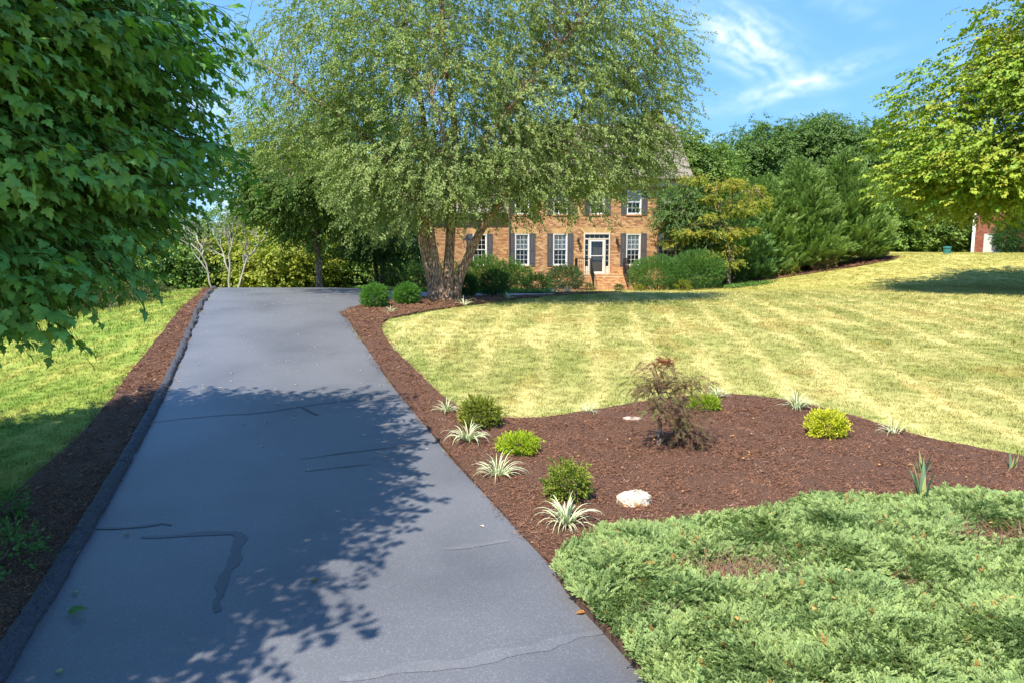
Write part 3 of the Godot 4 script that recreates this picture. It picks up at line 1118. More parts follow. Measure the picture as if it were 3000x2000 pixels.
func make_house() -> void:
	var z0 := -41.7
	var o := thing("brick_house", "two-storey orange brick colonial house with dark shutters and shingled roof", "house", Vector3(0, 0, z0))
	var gy := 0.5
	var fl := 1.93
	var xc := 5.14
	var bays := [-4.53, -2.22, 2.21, 4.42]
	var top_y := 7.45
	var holes := []
	for b in bays: holes.append([xc + b - .43, xc + b + .43, 2.42, 4.34])
	for b in [-4.53, -2.22, 0.0, 2.21, 4.42]: holes.append([xc + b - .43, xc + b + .43, 5.48, 6.93])
	holes.append([xc - .8, xc + .8, fl, 4.40])
	var wall := MB.new()
	wall_mesh(wall, -.21, 10.5, gy, top_y, 0.0, .25, holes)
	part("wall", wall.done(M.mortar), o)
	var sides := MB.new()
	sides.box(Vector3(-.085, (gy + top_y) * .5, -4.9), Vector3(.245, top_y - gy, 9.28), Color.WHITE)
	sides.box(Vector3(10.375, (gy + top_y) * .5, -4.9), Vector3(.245, top_y - gy, 9.28), Color.WHITE)
	sides.box(Vector3(5.145, (gy + top_y) * .5, -9.66), Vector3(10.7, top_y - gy, .24), Color.WHITE)
	part("wall", sides.done(M.mortar), o)
	var inside := MB.new()
	inside.box(Vector3(5.145, fl - .1, -4.9), Vector3(10.1, .2, 9.2), Color.WHITE)
	inside.box(Vector3(5.145, 4.95, -4.9), Vector3(10.1, .25, 9.2), Color.WHITE)
	inside.box(Vector3(5.145, 7.35, -4.9), Vector3(10.1, .15, 9.2), Color.WHITE)
	for xx in [xc - 1.35, xc + 1.2]:
		inside.box(Vector3(xx, 3.4, -4.9), Vector3(.12, 2.82, 9.1), Color.WHITE)
	inside.box(Vector3(5.145, 3.4, -3.6), Vector3(10.0, 2.8, .12), Color.WHITE)
	part("interior", inside.done(M.room), o)
	bricks(o, -.21, 10.5, gy, top_y - .35, 0.0, holes + [[xc - .8, xc + .8, 4.40, 4.7]], [xc + 0.9, xc + 3.6, 3.5, 5.2], 71, brick_cols)
	# gable end bricks, to the right
	for b in bays:
		window(o, xc + b, 2.42, 4.34, .86, 3, .5, 0.0)
		flat_arch(o, xc + b, 4.345, .9, .015)
		for s in [-1, 1]: shutter(o, xc + b + s * (.43 + .19), 2.40, 4.36, .34, .012)
	for b in [-4.53, -2.22, 0.0, 2.21, 4.42]:
		window(o, xc + b, 5.48, 6.93, .86, 2, .5, 0.0)
		for s in [-1, 1]: shutter(o, xc + b + s * (.43 + .19), 5.46, 6.95, .34, .012)
	# doorway: surround, transom, sidelights, storm door
	flat_arch(o, xc, 4.405, 1.62, .015)
	var dw := MB.new()
	dw.box(Vector3(xc - .76, 3.165, -.03), Vector3(.08, 2.47, .16), Color.WHITE)
	dw.box(Vector3(xc + .76, 3.165, -.03), Vector3(.08, 2.47, .16), Color.WHITE)
	dw.box(Vector3(xc, 4.35, -.031), Vector3(1.44, .1, .16), Color.WHITE)
	dw.box(Vector3(xc, 4.03, -.028), Vector3(1.44, .08, .16), Color.WHITE)
	for s in [-1, 1]:
		dw.box(Vector3(xc + s * .48, 2.96, -.033), Vector3(.09, 2.06, .16), Color.WHITE)
		dw.box(Vector3(xc + s * .62, 2.16, -.05), Vector3(.19, .46, .08), Color.WHITE)
	var door_frame := part("door_frame", dw.done(M.cream), o)
	var g := BoxMesh.new()
	g.size = Vector3(.25, .2, .004)
	g.material = M.glass
	for k in 5: part("transom_pane", g, door_frame, Vector3(xc - .56 + k * .28, 4.185, -.05))
	var tb := MB.new()
	for k in 4: tb.box(Vector3(xc - .42 + k * .28, 4.185, -.045), Vector3(.022, .225, .03), Color.WHITE)
	for s in [-1, 1]:
		for k in 4: tb.box(Vector3(xc + s * .62, 2.72 + k * .32, -.045), Vector3(.185, .022, .03), Color.WHITE)
	part("glazing_bars", tb.done(M.cream), door_frame)
	var g2 := BoxMesh.new()
	g2.size = Vector3(.18, .295, .004)
	g2.material = M.glass
	for s in [-1, 1]:
		for k in 5: part("sidelight_pane", g2, door_frame, Vector3(xc + s * .62, 2.555 + k * .32, -.05))
	var sd := MB.new()
	sd.box(Vector3(xc - .39, 2.96, .02), Vector3(.085, 2.04, .04), Color.WHITE)
	sd.box(Vector3(xc + .39, 2.96, .02), Vector3(.085, 2.04, .04), Color.WHITE)
	sd.box(Vector3(xc, 3.93, .021), Vector3(.69, .1, .04), Color.WHITE)
	sd.box(Vector3(xc, 2.0, .021), Vector3(.69, .12, .04), Color.WHITE)
	sd.box(Vector3(xc, 3.02, .021), Vector3(.69, .045, .04), Color.WHITE)
	var door := part("storm_door", sd.done(M.white), o)
	for e in [[2.06, 2.995], [3.045, 3.88]]:
		var gm := BoxMesh.new()
		gm.size = Vector3(.69, e[1] - e[0], .005)
		gm.material = M.glass
		part("pane", gm, door, Vector3(xc, (e[0] + e[1]) * .5, .02))
	var hd := MB.new()
	hd.tube([Vector3(xc + .36, 2.9, .05), Vector3(xc + .36, 2.9, .085), Vector3(xc + .36, 3.04, .085), Vector3(xc + .36, 3.04, .05)], [.01, .01, .01, .01], 6, Color.WHITE)
	part("handle", hd.done(M.metal_dark), door)
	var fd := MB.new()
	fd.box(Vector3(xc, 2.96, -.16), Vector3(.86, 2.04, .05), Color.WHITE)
	part("front_door", fd.done(mat(Color(.07, .065, .055), .4)), o)  # dark door colour stands in for tree reflections in the storm glass
	# landing and steps
	var yb := 0.93
	var land := MB.new()
	land.box(Vector3(5.35, (yb - .4 + fl - .07) * .5, .74), Vector3(3.16, fl - .07 - yb + .4, 1.48), Color(.40, .17, .075))
	var landing := part("landing", land.done(M.mortar), o)
	var deck := MB.new()
	rng.seed = 5
	for i in 15:
		for j in 14:
			deck.cham(Vector3(3.77 + (i + .5) * .2107, fl - .035, .02 + (j + .5) * .1055), Vector3(.2, .07, .098), 0.002, brick_cols[rng.randi() % 5])
	var dk := part("paving", deck.done(M.brick), landing)
	dk.set_meta("kind", "stuff")
	bricks(landing, 3.77, 6.93, yb - .1, fl - .07, 1.482, [[4.68, 6.48, 0, 3]], [], 72, brick_cols)
	for k in 6:
		var st := MB.new()
		rng.seed = 80 + k
		var yt := fl - .145 * (k + 1)
		var zf := 1.49 + .29 * (k + 1)
		st.box(Vector3(5.58, (yt - .06 + yb - .35) * .5, zf - .15), Vector3(1.79, yt - .06 - yb + .35, .288), Color(.45, .36, .26))
		for i in 9:
			st.cham(Vector3(4.68 + (i + .5) * .2, yt - .03, zf - .145), Vector3(.192, .06, .30), .006, brick_cols[rng.randi() % 5] * 1.05)
			st.cham(Vector3(4.68 + (i + .5) * .2 + (.1 if k % 2 else 0.0), yt - .1, zf - .006), Vector3(.19, .06, .02), .003, brick_cols[rng.randi() % 5])
		part("step", st.done(M.brick), o)
	var cheek := MB.new()
	for e in [4.62, 6.54]:
		for k in 6:
			var yt := fl - .145 * (k + 1) + .02
			cheek.box(Vector3(e, (yt + yb - .35) * .5, 1.49 + .29 * (k + .5)), Vector3(.12, yt - yb + .35, .289), brick_cols[k % 4])
	part("step_side", cheek.done(M.brick), o)
	for e in [[4.62], [6.54]]:
		var rl := MB.new()
		var a := Vector3(e[0], fl, 1.44)
		var b := Vector3(e[0], yb + .1, 3.15)
		rail(rl, a, b, 13, .92)
		part("railing", rl.done(M.iron), o)
	var r2 := MB.new()
	rail(r2, Vector3(3.83, fl, .08), Vector3(3.83, fl, 1.42), 9, .92)
	rail(r2, Vector3(3.83, fl, 1.42), Vector3(4.58, fl, 1.42), 6, .92)
	part("railing", r2.done(M.iron), o)
	var r3 := MB.new()
	rail(r3, Vector3(6.86, fl, .08), Vector3(6.86, fl, 1.42), 9, .92)
	rail(r3, Vector3(6.6, fl, 1.42), Vector3(6.86, fl, 1.42), 2, .92)
	part("railing", r3.done(M.iron), o)
	# wall lanterns
	for xx in [xc - 1.13, xc + 1.2]:
		var lm := MB.new()
		lm.box(Vector3(xx, 3.95, .03), Vector3(.1, .24, .03), Color.WHITE)
		lm.tube([Vector3(xx, 4.0, .04), Vector3(xx, 4.12, .12), Vector3(xx, 4.1, .2)], [.01, .01, .01], 5, Color.WHITE)
		lm.lathe(Vector3(xx, 3.72, .2), [Vector2(.02, -.03), Vector2(.06, .0), Vector2(.075, .02)], 6, Color.WHITE)
		lm.lathe(Vector3(xx, 3.72, .2), [Vector2(.11, .27), Vector2(.03, .36), Vector2(.012, .42)], 6, Color.WHITE)
		for k in 6:
			var a := TAU * k / 6
			lm.tube([Vector3(xx + cos(a) * .07, 3.74, .2 + sin(a) * .07), Vector3(xx + cos(a) * .1, 3.99, .2 + sin(a) * .1)], [.006, .006], 4, Color.WHITE)
		var lan := part("wall_lantern", lm.done(M.iron), o)
		var lg := MB.new()
		lg.lathe(Vector3(xx, 3.74, .2), [Vector2(.062, 0), Vector2(.092, .25)], 6, Color.WHITE)
		part("lantern_glass", lg.done(M.glass), lan)
	# eaves, roof, dormers, chimney
	var ev := MB.new()
	ev.box(Vector3(5.145, 7.28, .1), Vector3(10.72, .32, .16), Color.WHITE)
	ev.box(Vector3(5.145, 7.46, .22), Vector3(11.2, .04, .46), Color.WHITE)
	part("cornice", ev.done(M.cream), o)
	var gt := MB.new()
	gt.tube([Vector3(-.5, 7.53, .5), Vector3(10.8, 7.53, .5)], [.065, .065], 8, Color.WHITE)
	part("gutter", gt.done(M.gutter), o)
	shingles(o, -.5, 10.8, 7.50, .48, 11.75, -4.9, 91)
	shingles(o, -.5, 10.8, 7.50, -10.28, 11.75, -4.9, 92)
	var gb := MB.new()
	for xx in [-.1, 10.38]:
		var p := [Vector3(xx, 7.42, -.1), Vector3(xx, 7.42, -9.7), Vector3(xx, 11.55, -4.9)]
		gb.tri(p[0], p[1], p[2], Color(.42, .19, .07))
		gb.tri(p[1] + Vector3(.1, 0, 0), p[0] + Vector3(.1, 0, 0), p[2] + Vector3(.1, 0, 0), Color(.42, .19, .07))
	part("gable", gb.done(M.brick), o)
	for b in [-2.9, 0.0, 2.95]:
		var dm := MB.new()
		var x: float = xc + b
		var zf := -1.35
		dm.box(Vector3(x, 9.35, zf - .9), Vector3(.95, 1.3, 1.8), Color.WHITE)
		var dp := part("dormer", dm.done(M.cream), o)
		var dr := MB.new()
		for s in [-1, 1]:
			var q0 := Vector3(x + s * .62, 9.92, zf + .12)
			var q1 := Vector3(x, 10.42, zf + .12)
			var q2 := Vector3(x, 10.42, zf - 2.2)
			var q3 := Vector3(x + s * .62, 9.92, zf - 2.2)
			dr.quad(q0, q1, q2, q3, Color(.255, .225, .19))
			dr.quad(q0 - UP * .05, q1 - UP * .05, q2 - UP * .05, q3 - UP * .05, Color(.255, .225, .19))
		dr.tri(Vector3(x - .55, 9.95, zf + .01), Vector3(x + .55, 9.95, zf + .01), Vector3(x, 10.38, zf + .01), Color(.62, .55, .44))
		part("dormer_roof", dr.done(M.shingle), dp)
		var wm := MB.new()
		for s in [-1, 1]: wm.box(Vector3(x + s * .3, 9.4, zf + .02), Vector3(.07, 1.0, .05), Color.WHITE)
		for yy in [8.93, 9.4, 9.87]: wm.box(Vector3(x, yy, zf + .019), Vector3(.66, .06, .05), Color.WHITE)
		part("window_frame", wm.done(M.white), dp)
		var pg := BoxMesh.new()
		pg.size = Vector3(.53, .88, .01)
		pg.material = M.glass
		part("pane", pg, dp, Vector3(x, 9.4, zf + .012))
	var ch := MB.new()
	ch.box(Vector3(9.45, 11.4, -5.6), Vector3(1.1, 2.6, .8), Color(.44, .19, .075))
	ch.box(Vector3(9.45, 12.65, -5.6), Vector3(1.2, .14, .9), Color(.35, .33, .3))
	part("chimney", ch.done(M.brick), o)
	var dsp := MB.new()
	dsp.box(Vector3(-.15, 4.15, .06), Vector3(.09, 6.6, .07), Color.WHITE)
	part("downspout", dsp.done(M.gutter), o)
	# lower wing to the left, set back a little
	var zw := -.6
	var wh := [[-2.41, -1.55, 2.42, 4.34], [-6.03, -5.17, 2.42, 4.34]]
	var ww := MB.new()
	wall_mesh(ww, -7.5, -.22, gy, 5.6, zw, .25, wh)
	ww.box(Vector3(-7.37, 3.05, -5.1), Vector3(.25, 5.1, 8.4), Color.WHITE)
	ww.box(Vector3(-3.86, 3.05, -9.2), Vector3(7.2, 5.1, .2), Color.WHITE)
	part("wing_wall", ww.done(M.mortar), o)
	var wi := MB.new()
	wi.box(Vector3(-3.86, fl - .1, -5.0), Vector3(7.0, .2, 8.2), Color.WHITE)
	wi.box(Vector3(-3.86, 4.9, -5.0), Vector3(7.0, .2, 8.2), Color.WHITE)
	wi.box(Vector3(-3.86, 3.4, -3.6), Vector3(7.0, 2.8, .12), Color.WHITE)
	part("interior", wi.done(M.room), o)
	bricks(o, -7.5, -.22, gy, 5.35, zw, wh, [], 73, [brick_cols[0], brick_cols[1], brick_cols[3], brick_cols[4], brick_cols[5]])
	for x in [-1.98, -5.6]:
		window(o, x, 2.42, 4.34, .86, 3, .0 if x > -3 else .3, zw)
		flat_arch(o, x, 4.345, .9, zw + .015)
		for s in [-1, 1]: shutter(o, x + s * .62, 2.40, 4.36, .34, zw + .012)
	shingles(o, -7.8, -.22, 5.55, zw + .42, 9.2, -4.9, 93)
	shingles(o, -7.8, -.22, 5.55, -9.7, 9.2, -4.9, 94)
	var wg := MB.new()
	wg.tri(Vector3(-7.45, 5.5, -.7), Vector3(-7.45, 5.5, -9.2), Vector3(-7.45, 9.0, -4.9), Color(.40, .17, .065))
	part("gable", wg.done(M.brick), o)
	var wc := MB.new()
	wc.box(Vector3(-3.96, 5.45, zw + .12), Vector3(7.5, .26, .2), Color.WHITE)
	part("cornice", wc.done(M.cream), o)
	var wd := MB.new()
	wd.box(Vector3(-7.42, 2.95, zw + .07), Vector3(.09, 5.0, .07), Color.WHITE)
	part("downspout", wd.done(M.gutter), o)

func make_neighbour() -> void:
	var o := thing("neighbour_house", "red brick house wall with white corner trim behind air conditioners", "house", Vector3(34.75, 0, -52.0), -0.65)
	var y0 := 2.6
	var wl := MB.new()
	wl.box(Vector3(6.45, y0 + 3.2, -4.1), Vector3(12.9, 6.4, 8.0), Color.WHITE)
	part("wall", wl.done(M.mortar), o)
	var red := [Color(.27, .085, .055), Color(.33, .11, .07), Color(.22, .065, .045), Color(.30, .12, .085)]
	bricks(o, .12, 7.0, y0, y0 + 5.8, -.1, [], [], 75, red)
	var tr := MB.new()
	tr.box(Vector3(.05, y0 + 3.2, -.02), Vector3(.2, 6.4, .2), Color.WHITE)
	tr.box(Vector3(6.45, y0 + 6.5, -.0), Vector3(13.6, .3, .5), Color.WHITE)
	part("trim", tr.done(M.white), o)
	shingles(o, -.35, 13.3, y0 + 6.6, .4, y0 + 9.6, -4.1, 96)
	shingles(o, -.35, 13.3, y0 + 6.6, -8.6, y0 + 9.6, -4.1, 97)
	for e in [[34.75, 1.25, 1.1, "air_conditioner", "tall white-framed air conditioner unit against the red brick wall"], [35.9, .95, .75, "air_conditioner", "low grey air conditioner unit beside the clipped dark hedge"]]:
		var d := 50.6 if e[1] > 1.0 else 50.2
		var gy := H(e[0] + .4, d)
		var ac := thing(e[3], e[4], "air conditioner", Vector3(e[0], gy, -d), -0.65)
		var pad := MB.new()
		pad.box(Vector3(.5, .0, 0), Vector3(1.2, .16, 1.0), Color.WHITE)
		part("pad", pad.done(M.metal_grey), ac)
		var cb := MB.new()
		var h: float = e[1]
		var w: float = e[2]
		for cx in [-1, 1]:
			for cz in [-1, 1]:
				cb.box(Vector3(.5 + cx * (w * .5 - .06), .08 + h * .5, cz * .4), Vector3(.13, h, .1), Color.WHITE)
		cb.box(Vector3(.5, .08 + h + .03, 0), Vector3(w + .02, .07, .92), Color.WHITE)
		cb.box(Vector3(.5, .13, 0), Vector3(w - .01, .09, .88), Color.WHITE)
		if w > 1.0: cb.box(Vector3(.18, .08 + h * .5, .41), Vector3(.5, h - .03, .09), Color.WHITE)
		part("cabinet", cb.done(M.metal_grey), ac)
		var lv := MB.new()
		lv.box(Vector3(.5, .1 + h * .5, 0), Vector3(w - .16, h - .04, .7), Color.WHITE)
		for k in int(h / .07):
			lv.box(Vector3(.5, .16 + k * .07, .39), Vector3(w - .2, .04, .03), Color.WHITE, Basis(Vector3.RIGHT, .5))
		part("grille", lv.done(M.metal_dark), ac)

# ---------------------------------------------------------------- ground cover
func grass() -> void:
	rng.seed = 101
	var kinds := []
	for k in 3:
		var mb := MB.new()
		for b in 16:
			var a := rf(0, TAU)
			var r := sqrt(rng.randf()) * .085
			var o := Vector3(cos(a) * r, -.01, sin(a) * r)
			var l := Vector3(rf(-1, 1), 0, rf(-1, 1)).normalized() * rf(.01, .045)
			var h := rf(.03, .062)
			var s := Vector3(-l.z, 0, l.x).normalized() * rf(.0028, .0045)
			var g := rf(.80, 1.0)
			var c := Color(g, g, g * rf(.85, 1.0))
			var m := o + l * .4 + UP * h * .62
			mb.quad(o - s, o + s, m + s * .8, m - s * .8, c)
			mb.tri(m - s * .8, m + s * .8, o + l * 1.5 + UP * h, c)
		kinds.append(mb.done(M.blade))
	var xf := [[], [], []]
	var cl := [PackedColorArray(), PackedColorArray(), PackedColorArray()]
	# [x0, x1, d0, d1, tufts per square metre, size]
	for z in [[-4.0, 12.5, 8.0, 15.0, 120, 1.0], [-4.5, 17.0, 15.0, 22.0, 70, 1.25], [-4.0, 24.0, 22.0, 32.0, 34, 1.6], [3.0, 42.0, 32.0, 52.0, 16, 1.7], [-12.0, -4.5, 5.0, 14.0, 110, 1.05], [-18.0, -8.0, 14.0, 27.0, 40, 1.5]]:
		var n := int((z[1] - z[0]) * (z[3] - z[2]) * z[4])
		for k in n:
			var p := Vector2(rf(z[0], z[1]), rf(z[2], z[3]))
			if absf(p.x) > p.y * 0.80 + 1.5 or not on_lawn(p): continue
			if p.x > -8.5 and p.x < 11.5 and p.y > 38.2: continue
			if p.x < 0 and p.x < edge_left(p.y) - 7.0: continue
			var c := lawn_col(p.x, p.y)
			if p.y < 20 and p.x > -4:
				var e := edge_gap(p, bed)
				if e < 0.9: c = c.lerp(Color(0.27, 0.36, 0.10), (1.0 - e / 0.9) * 0.75)
			var i := rng.randi() % 3
			var s: float = z[5] * rf(.75, 1.25)
			xf[i].append(Transform3D(Basis(UP, rf(0, TAU)).scaled(Vector3(s, s * rf(.7, 1.2), s)), G(p.x, p.y)))
			cl[i].append(c * rf(1.05, 1.22))
	for i in 3:
		var o := many("lawn_grass", kinds[i], xf[i], cl[i], self)
		tag(o, "short drought-bleached grass growing across the mown lawn", "grass", "", "stuff")
	print("grass ", xf[0].size() * 3)

func chips() -> void:
	rng.seed = 202
	var kinds := []
	for k in 3:
		var mb := MB.new()
		for b in 12:
			var o := Vector3(rf(-.11, .11), rf(.0, .022), rf(-.11, .11))
			var l := rf(.018, .055)
			var w := rf(.004, .011)
			var bs := Basis(UP, rf(0, TAU)) * Basis(Vector3(0, 0, 1), rf(-.45, .45)) * Basis(Vector3.RIGHT, rf(-.6, .6))
			var g := rng.randf()
			var c := Color(.55, .55, .55) if g < .45 else (Color(.8, .78, .75) if g < .9 else Color(1, 1, 1))
			var x := bs.x * l * .5
			var z := bs.z * w * .5
			var y := bs.y * w * .4
			mb.quad(o - x - z, o - x + z, o + x + z * .6, o + x - z * .6, c)
			mb.quad(o - x + z, o - x + z - y, o + x + z * .6 - y, o + x + z * .6, c)
		kinds.append(mb.done(M.chip))
	var xf := [[], [], []]
	var cl := [PackedColorArray(), PackedColorArray(), PackedColorArray()]
	for z in [[bed, -2.0, 7.5, 3.5, 12.0, 200, .8], [bed, -5.2, 4.6, 12.0, 29.0, 80, 1.25], [strip, -13.0, -3.0, 2.5, 11.0, 160, .9], [strip, -13.0, -5.0, 11.0, 27.0, 70, 1.35], [cypress_bed, 12.0, 26.0, 41.0, 46.0, 14, 3.0], [house_bed, -1.0, 5.0, 33.0, 41.0, 14, 2.6]]:
		for k in int((z[2] - z[1]) * (z[4] - z[3]) * z[5]):
			var p := Vector2(rf(z[1], z[2]), rf(z[3], z[4]))
			if not Geometry2D.is_point_in_polygon(p, z[0]): continue
			var i := rng.randi() % 3
			xf[i].append(Transform3D(Basis(UP, rf(0, TAU)).scaled(Vector3.ONE * z[6] * rf(.8, 1.3)), G(p.x, p.y, .05)))
			var warm := ss(11, 20, p.y)
			cl[i].append(Color(.23, .108, .062).lerp(Color(.335, .165, .092), clampf(rng.randf() * .5 + warm * .45, 0, 1)) * rf(.7, 1.3))
			if rng.randf() < .035: cl[i][-1] = Color(.42, .27, .18)
	for i in 3:
		var o := many("mulch_chips", kinds[i], xf[i], cl[i], self)
		tag(o, "loose shredded brown bark chips covering the planting beds", "mulch", "", "stuff")
	print("chips ", xf[0].size() * 3)

var n_jun := nz(61, 1.1, 3)
var n_jun2 := nz(62, 0.5, 2)
var bare_spots := [[1.75, 5.1, .5], [4.3, 5.75, .55], [1.2, 4.4, .2], [2.9, 4.9, .22], [3.6, 3.9, .25]]

func jun_h(x: float, d: float) -> float:
	var h := 0.14 + 0.08 * n_jun.get_noise_2d(x, d) + 0.10 * n_jun2.get_noise_2d(x, d)
	var e := edge_gap(Vector2(x, d), juniper)
	h *= 0.35 + 0.65 * ss(0.0, 0.7, e)
	for b in bare_spots:
		var r: float = Vector2(x - b[0], (d - b[1]) * 1.7).length() / b[2]
		h *= 1.0 - .75 * exp(-r * r * 1.6)
	return maxf(h, 0.03)

func juniper_mat() -> void:
	var base := StandardMaterial3D.new()
	base.albedo_color = lin(.16, .09, .055)
	base.roughness = 1.0
	tri_tex(base, noise_tex(256, 0.12, [[0, Color(.3, .3, .3)], [.6, Color(.8, .8, .8)], [1, Color(1, 1, 1)]], 63), Vector3.ONE * 1.2)
	var o := thing("juniper", "low spreading blue-green juniper ground cover beside the driveway", "ground cover", Vector3.ZERO)
	part("litter", sheet(juniper, 0.15, func(x, d): return jun_h(x, d) * .45 + .055, Color.WHITE).done(base), o)
	rng.seed = 303
	var kinds := []
	for k in 4: kinds.append(feather_sprig(.085, 9, .005, 310 + k, M.soft_leaf, Color(.6, .5, .35)))
	var dead := MB.new()
	for k in 14:
		var a := Vector3(rf(-.05, .05), 0, rf(-.05, .05))
		var b := a + Vector3(rf(-.12, .12), rf(.02, .12), rf(-.12, .12))
		dead.tube([a, a.lerp(b, .5) + rdir() * .02, b], [.0035, .003, .0015], 4, Color.WHITE * rf(.5, 1.0), false)
	var dm := dead.done(M.chip)
	var xf := [[], [], [], [], []]
	var cl := []
	for k in 5: cl.append(PackedColorArray())
	var nf := nz(65, .7, 2)
	for k in 125000:
		var p := Vector2(rf(.2, 6.6), rf(2.0, 7.7))
		if not Geometry2D.is_point_in_polygon(p, juniper): continue
		var keep := 1.0
		for b in bare_spots:
			var r: float = Vector2(p.x - b[0], (p.y - b[1]) * 1.7).length() / b[2]
			keep *= 1.0 - .93 * exp(-r * r * 1.5)
		var h := jun_h(p.x, p.y)
		if rng.randf() > keep:
			if rng.randf() < .25:
				xf[4].append(Transform3D(Basis(UP, rf(0, TAU)).scaled(Vector3.ONE * rf(.7, 1.5)), G(p.x, p.y, .05 + h * .4)))
				cl[4].append(Color(.40, .20, .085).lerp(Color(.34, .26, .19), rng.randf()))
			continue
		var e := .08
		var gx := (jun_h(p.x - e, p.y) - jun_h(p.x + e, p.y)) / (2 * e)
		var gd := (jun_h(p.x, p.y - e) - jun_h(p.x, p.y + e)) / (2 * e)
		var flow := nf.get_noise_2d(p.x, p.y) * TAU
		var dir := (Vector3(gx, 0, -gd) * 1.2 + Vector3(cos(flow), 0, sin(flow)) * .7 + rdir() * .8)
		dir.y = rf(.1, .75)
		var i := rng.randi() % 4
		xf[i].append(Transform3D(along(dir.normalized(), rf(.7, 1.35), rf(-.7, .7)), G(p.x, p.y, .05 + h * rf(.72, 1.05))))
		var t := clampf(.5 + 1.1 * n_jun.get_noise_2d(p.x * 1.7 + 9.0, p.y * 1.7) + rf(-.25, .25), 0, 1)
		var c := Color(.275, .40, .145).lerp(Color(.375, .49, .175), t)
		if rng.randf() < .012: c = Color(.45, .26, .07)
		cl[i].append(c * rf(.85, 1.15))
	for i in 4: many("foliage", kinds[i], xf[i], cl[i], o)
	many("dead_twigs", dm, xf[4], cl[4], o)
	print("juniper ", xf[0].size() * 4)

func ivy_cover() -> void:
	rng.seed = 404
	var mb := MB.new()
	for k in 9:
		add_leaf(mb, Vector3(rf(-.13, .13), rf(.02, .1), rf(-.13, .13)), Vector3(rf(-1, 1), rf(-.3, .3), rf(-1, 1)), (UP + rdir() * .5).normalized(), rf(.07, .1), rf(.06, .085), Color.WHITE * rf(.7, 1.0))
	var m := mb.done(M.leaf)
	var xf := []
	var cl := PackedColorArray()
	var patch := curve(V([[11.6, 37.2], [13.4, 37.4], [14.6, 38.6], [13.6, 39.6], [12.0, 39.4]]), true, .5)
	for k in 16000:
		var p := Vector2(rf(-8, 15), rf(27, 42))
		if not (Geometry2D.is_point_in_polygon(p, ivy) or Geometry2D.is_point_in_polygon(p, patch)): continue
		if p.y < 27.3 + .3 * sin(p.x * 2.0) + (1.6 if p.x < -5.2 else 0.0): continue
		xf.append(Transform3D(Basis(UP, rf(0, TAU)).scaled(Vector3.ONE * rf(.8, 1.5)), G(p.x, p.y, .03)))
		cl.append(Color(.13, .27, .06).lerp(Color(.20, .33, .08), rng.randf()))
	var o := many("ivy", m, xf, cl, self)
	tag(o, "bright green ivy ground cover in front of the house", "ivy", "", "stuff")

# ---------------------------------------------------------------- trees
func left_maple() -> void:
	var b := Vector2(-6.9, 5.1)
	var o := thing("maple_tree", "large dark green maple with low branches hanging over the driveway", "tree", G(b.x, b.y))
	var h0 := H(b.x, b.y)
	part("trunk", tapered([Vector3(0, -.2, 0), Vector3(.05, 1.2, 0), Vector3(-.05, 3.0, .1), Vector3(.1, 5.2, 0), Vector3(0, 8.2, 0)], [.30, .24, .20, .14, .04], 12, .06, 3).done(M.bark), o)
	var kinds := []
	for k in 4: kinds.append(maple_sprig(.098, 8, 500 + k, Color(.35, .2, .12)))
	var y0 := -h0
	var blobs := [
		[Vector3(.1, 5.1 + y0, .0), Vector3(3.25, 2.0, 3.5), 3.6],
		[Vector3(.1, 3.5 + y0, .1), Vector3(3.0, 1.0, 3.2), 2.4],
		[Vector3(.8, 5.4 + y0, 2.4), Vector3(2.6, 1.5, 2.0), 1.6],
		[Vector3(2.2, 6.0 + y0, .6), Vector3(1.3, .7, 1.4), .7],
		[Vector3(.2, 7.4 + y0, 0), Vector3(2.0, 1.7, 2.4), 1.1],
		[Vector3(2.0, 4.7 + y0, -1.7), Vector3(.95, 1.6, 1.3), 1.5],
		[Vector3(1.6, 3.5 + y0, -1.4), Vector3(1.0, .7, 1.3), .9],
		[Vector3(2.2, 2.65 + y0, -.6), Vector3(.7, .35, .7), .25],
	]
	var cols := [Color(.115, .31, .08), Color(.15, .36, .085), Color(.20, .41, .09), Color(.30, .46, .10)]
	var cs := crown(o, blobs, 450, 62, Vector3(1.15, .26, 1.15), kinds, Vector2(.8, 1.2), cols, 510, .45, .5, "crown", Vector3(0, 4.5, 0))
	var to := []
	for k in 16: to.append(cs[k * 5])
	limbs(o, Vector3(0, 2.2, 0), to, .09, M.bark, cs, .022, 300)

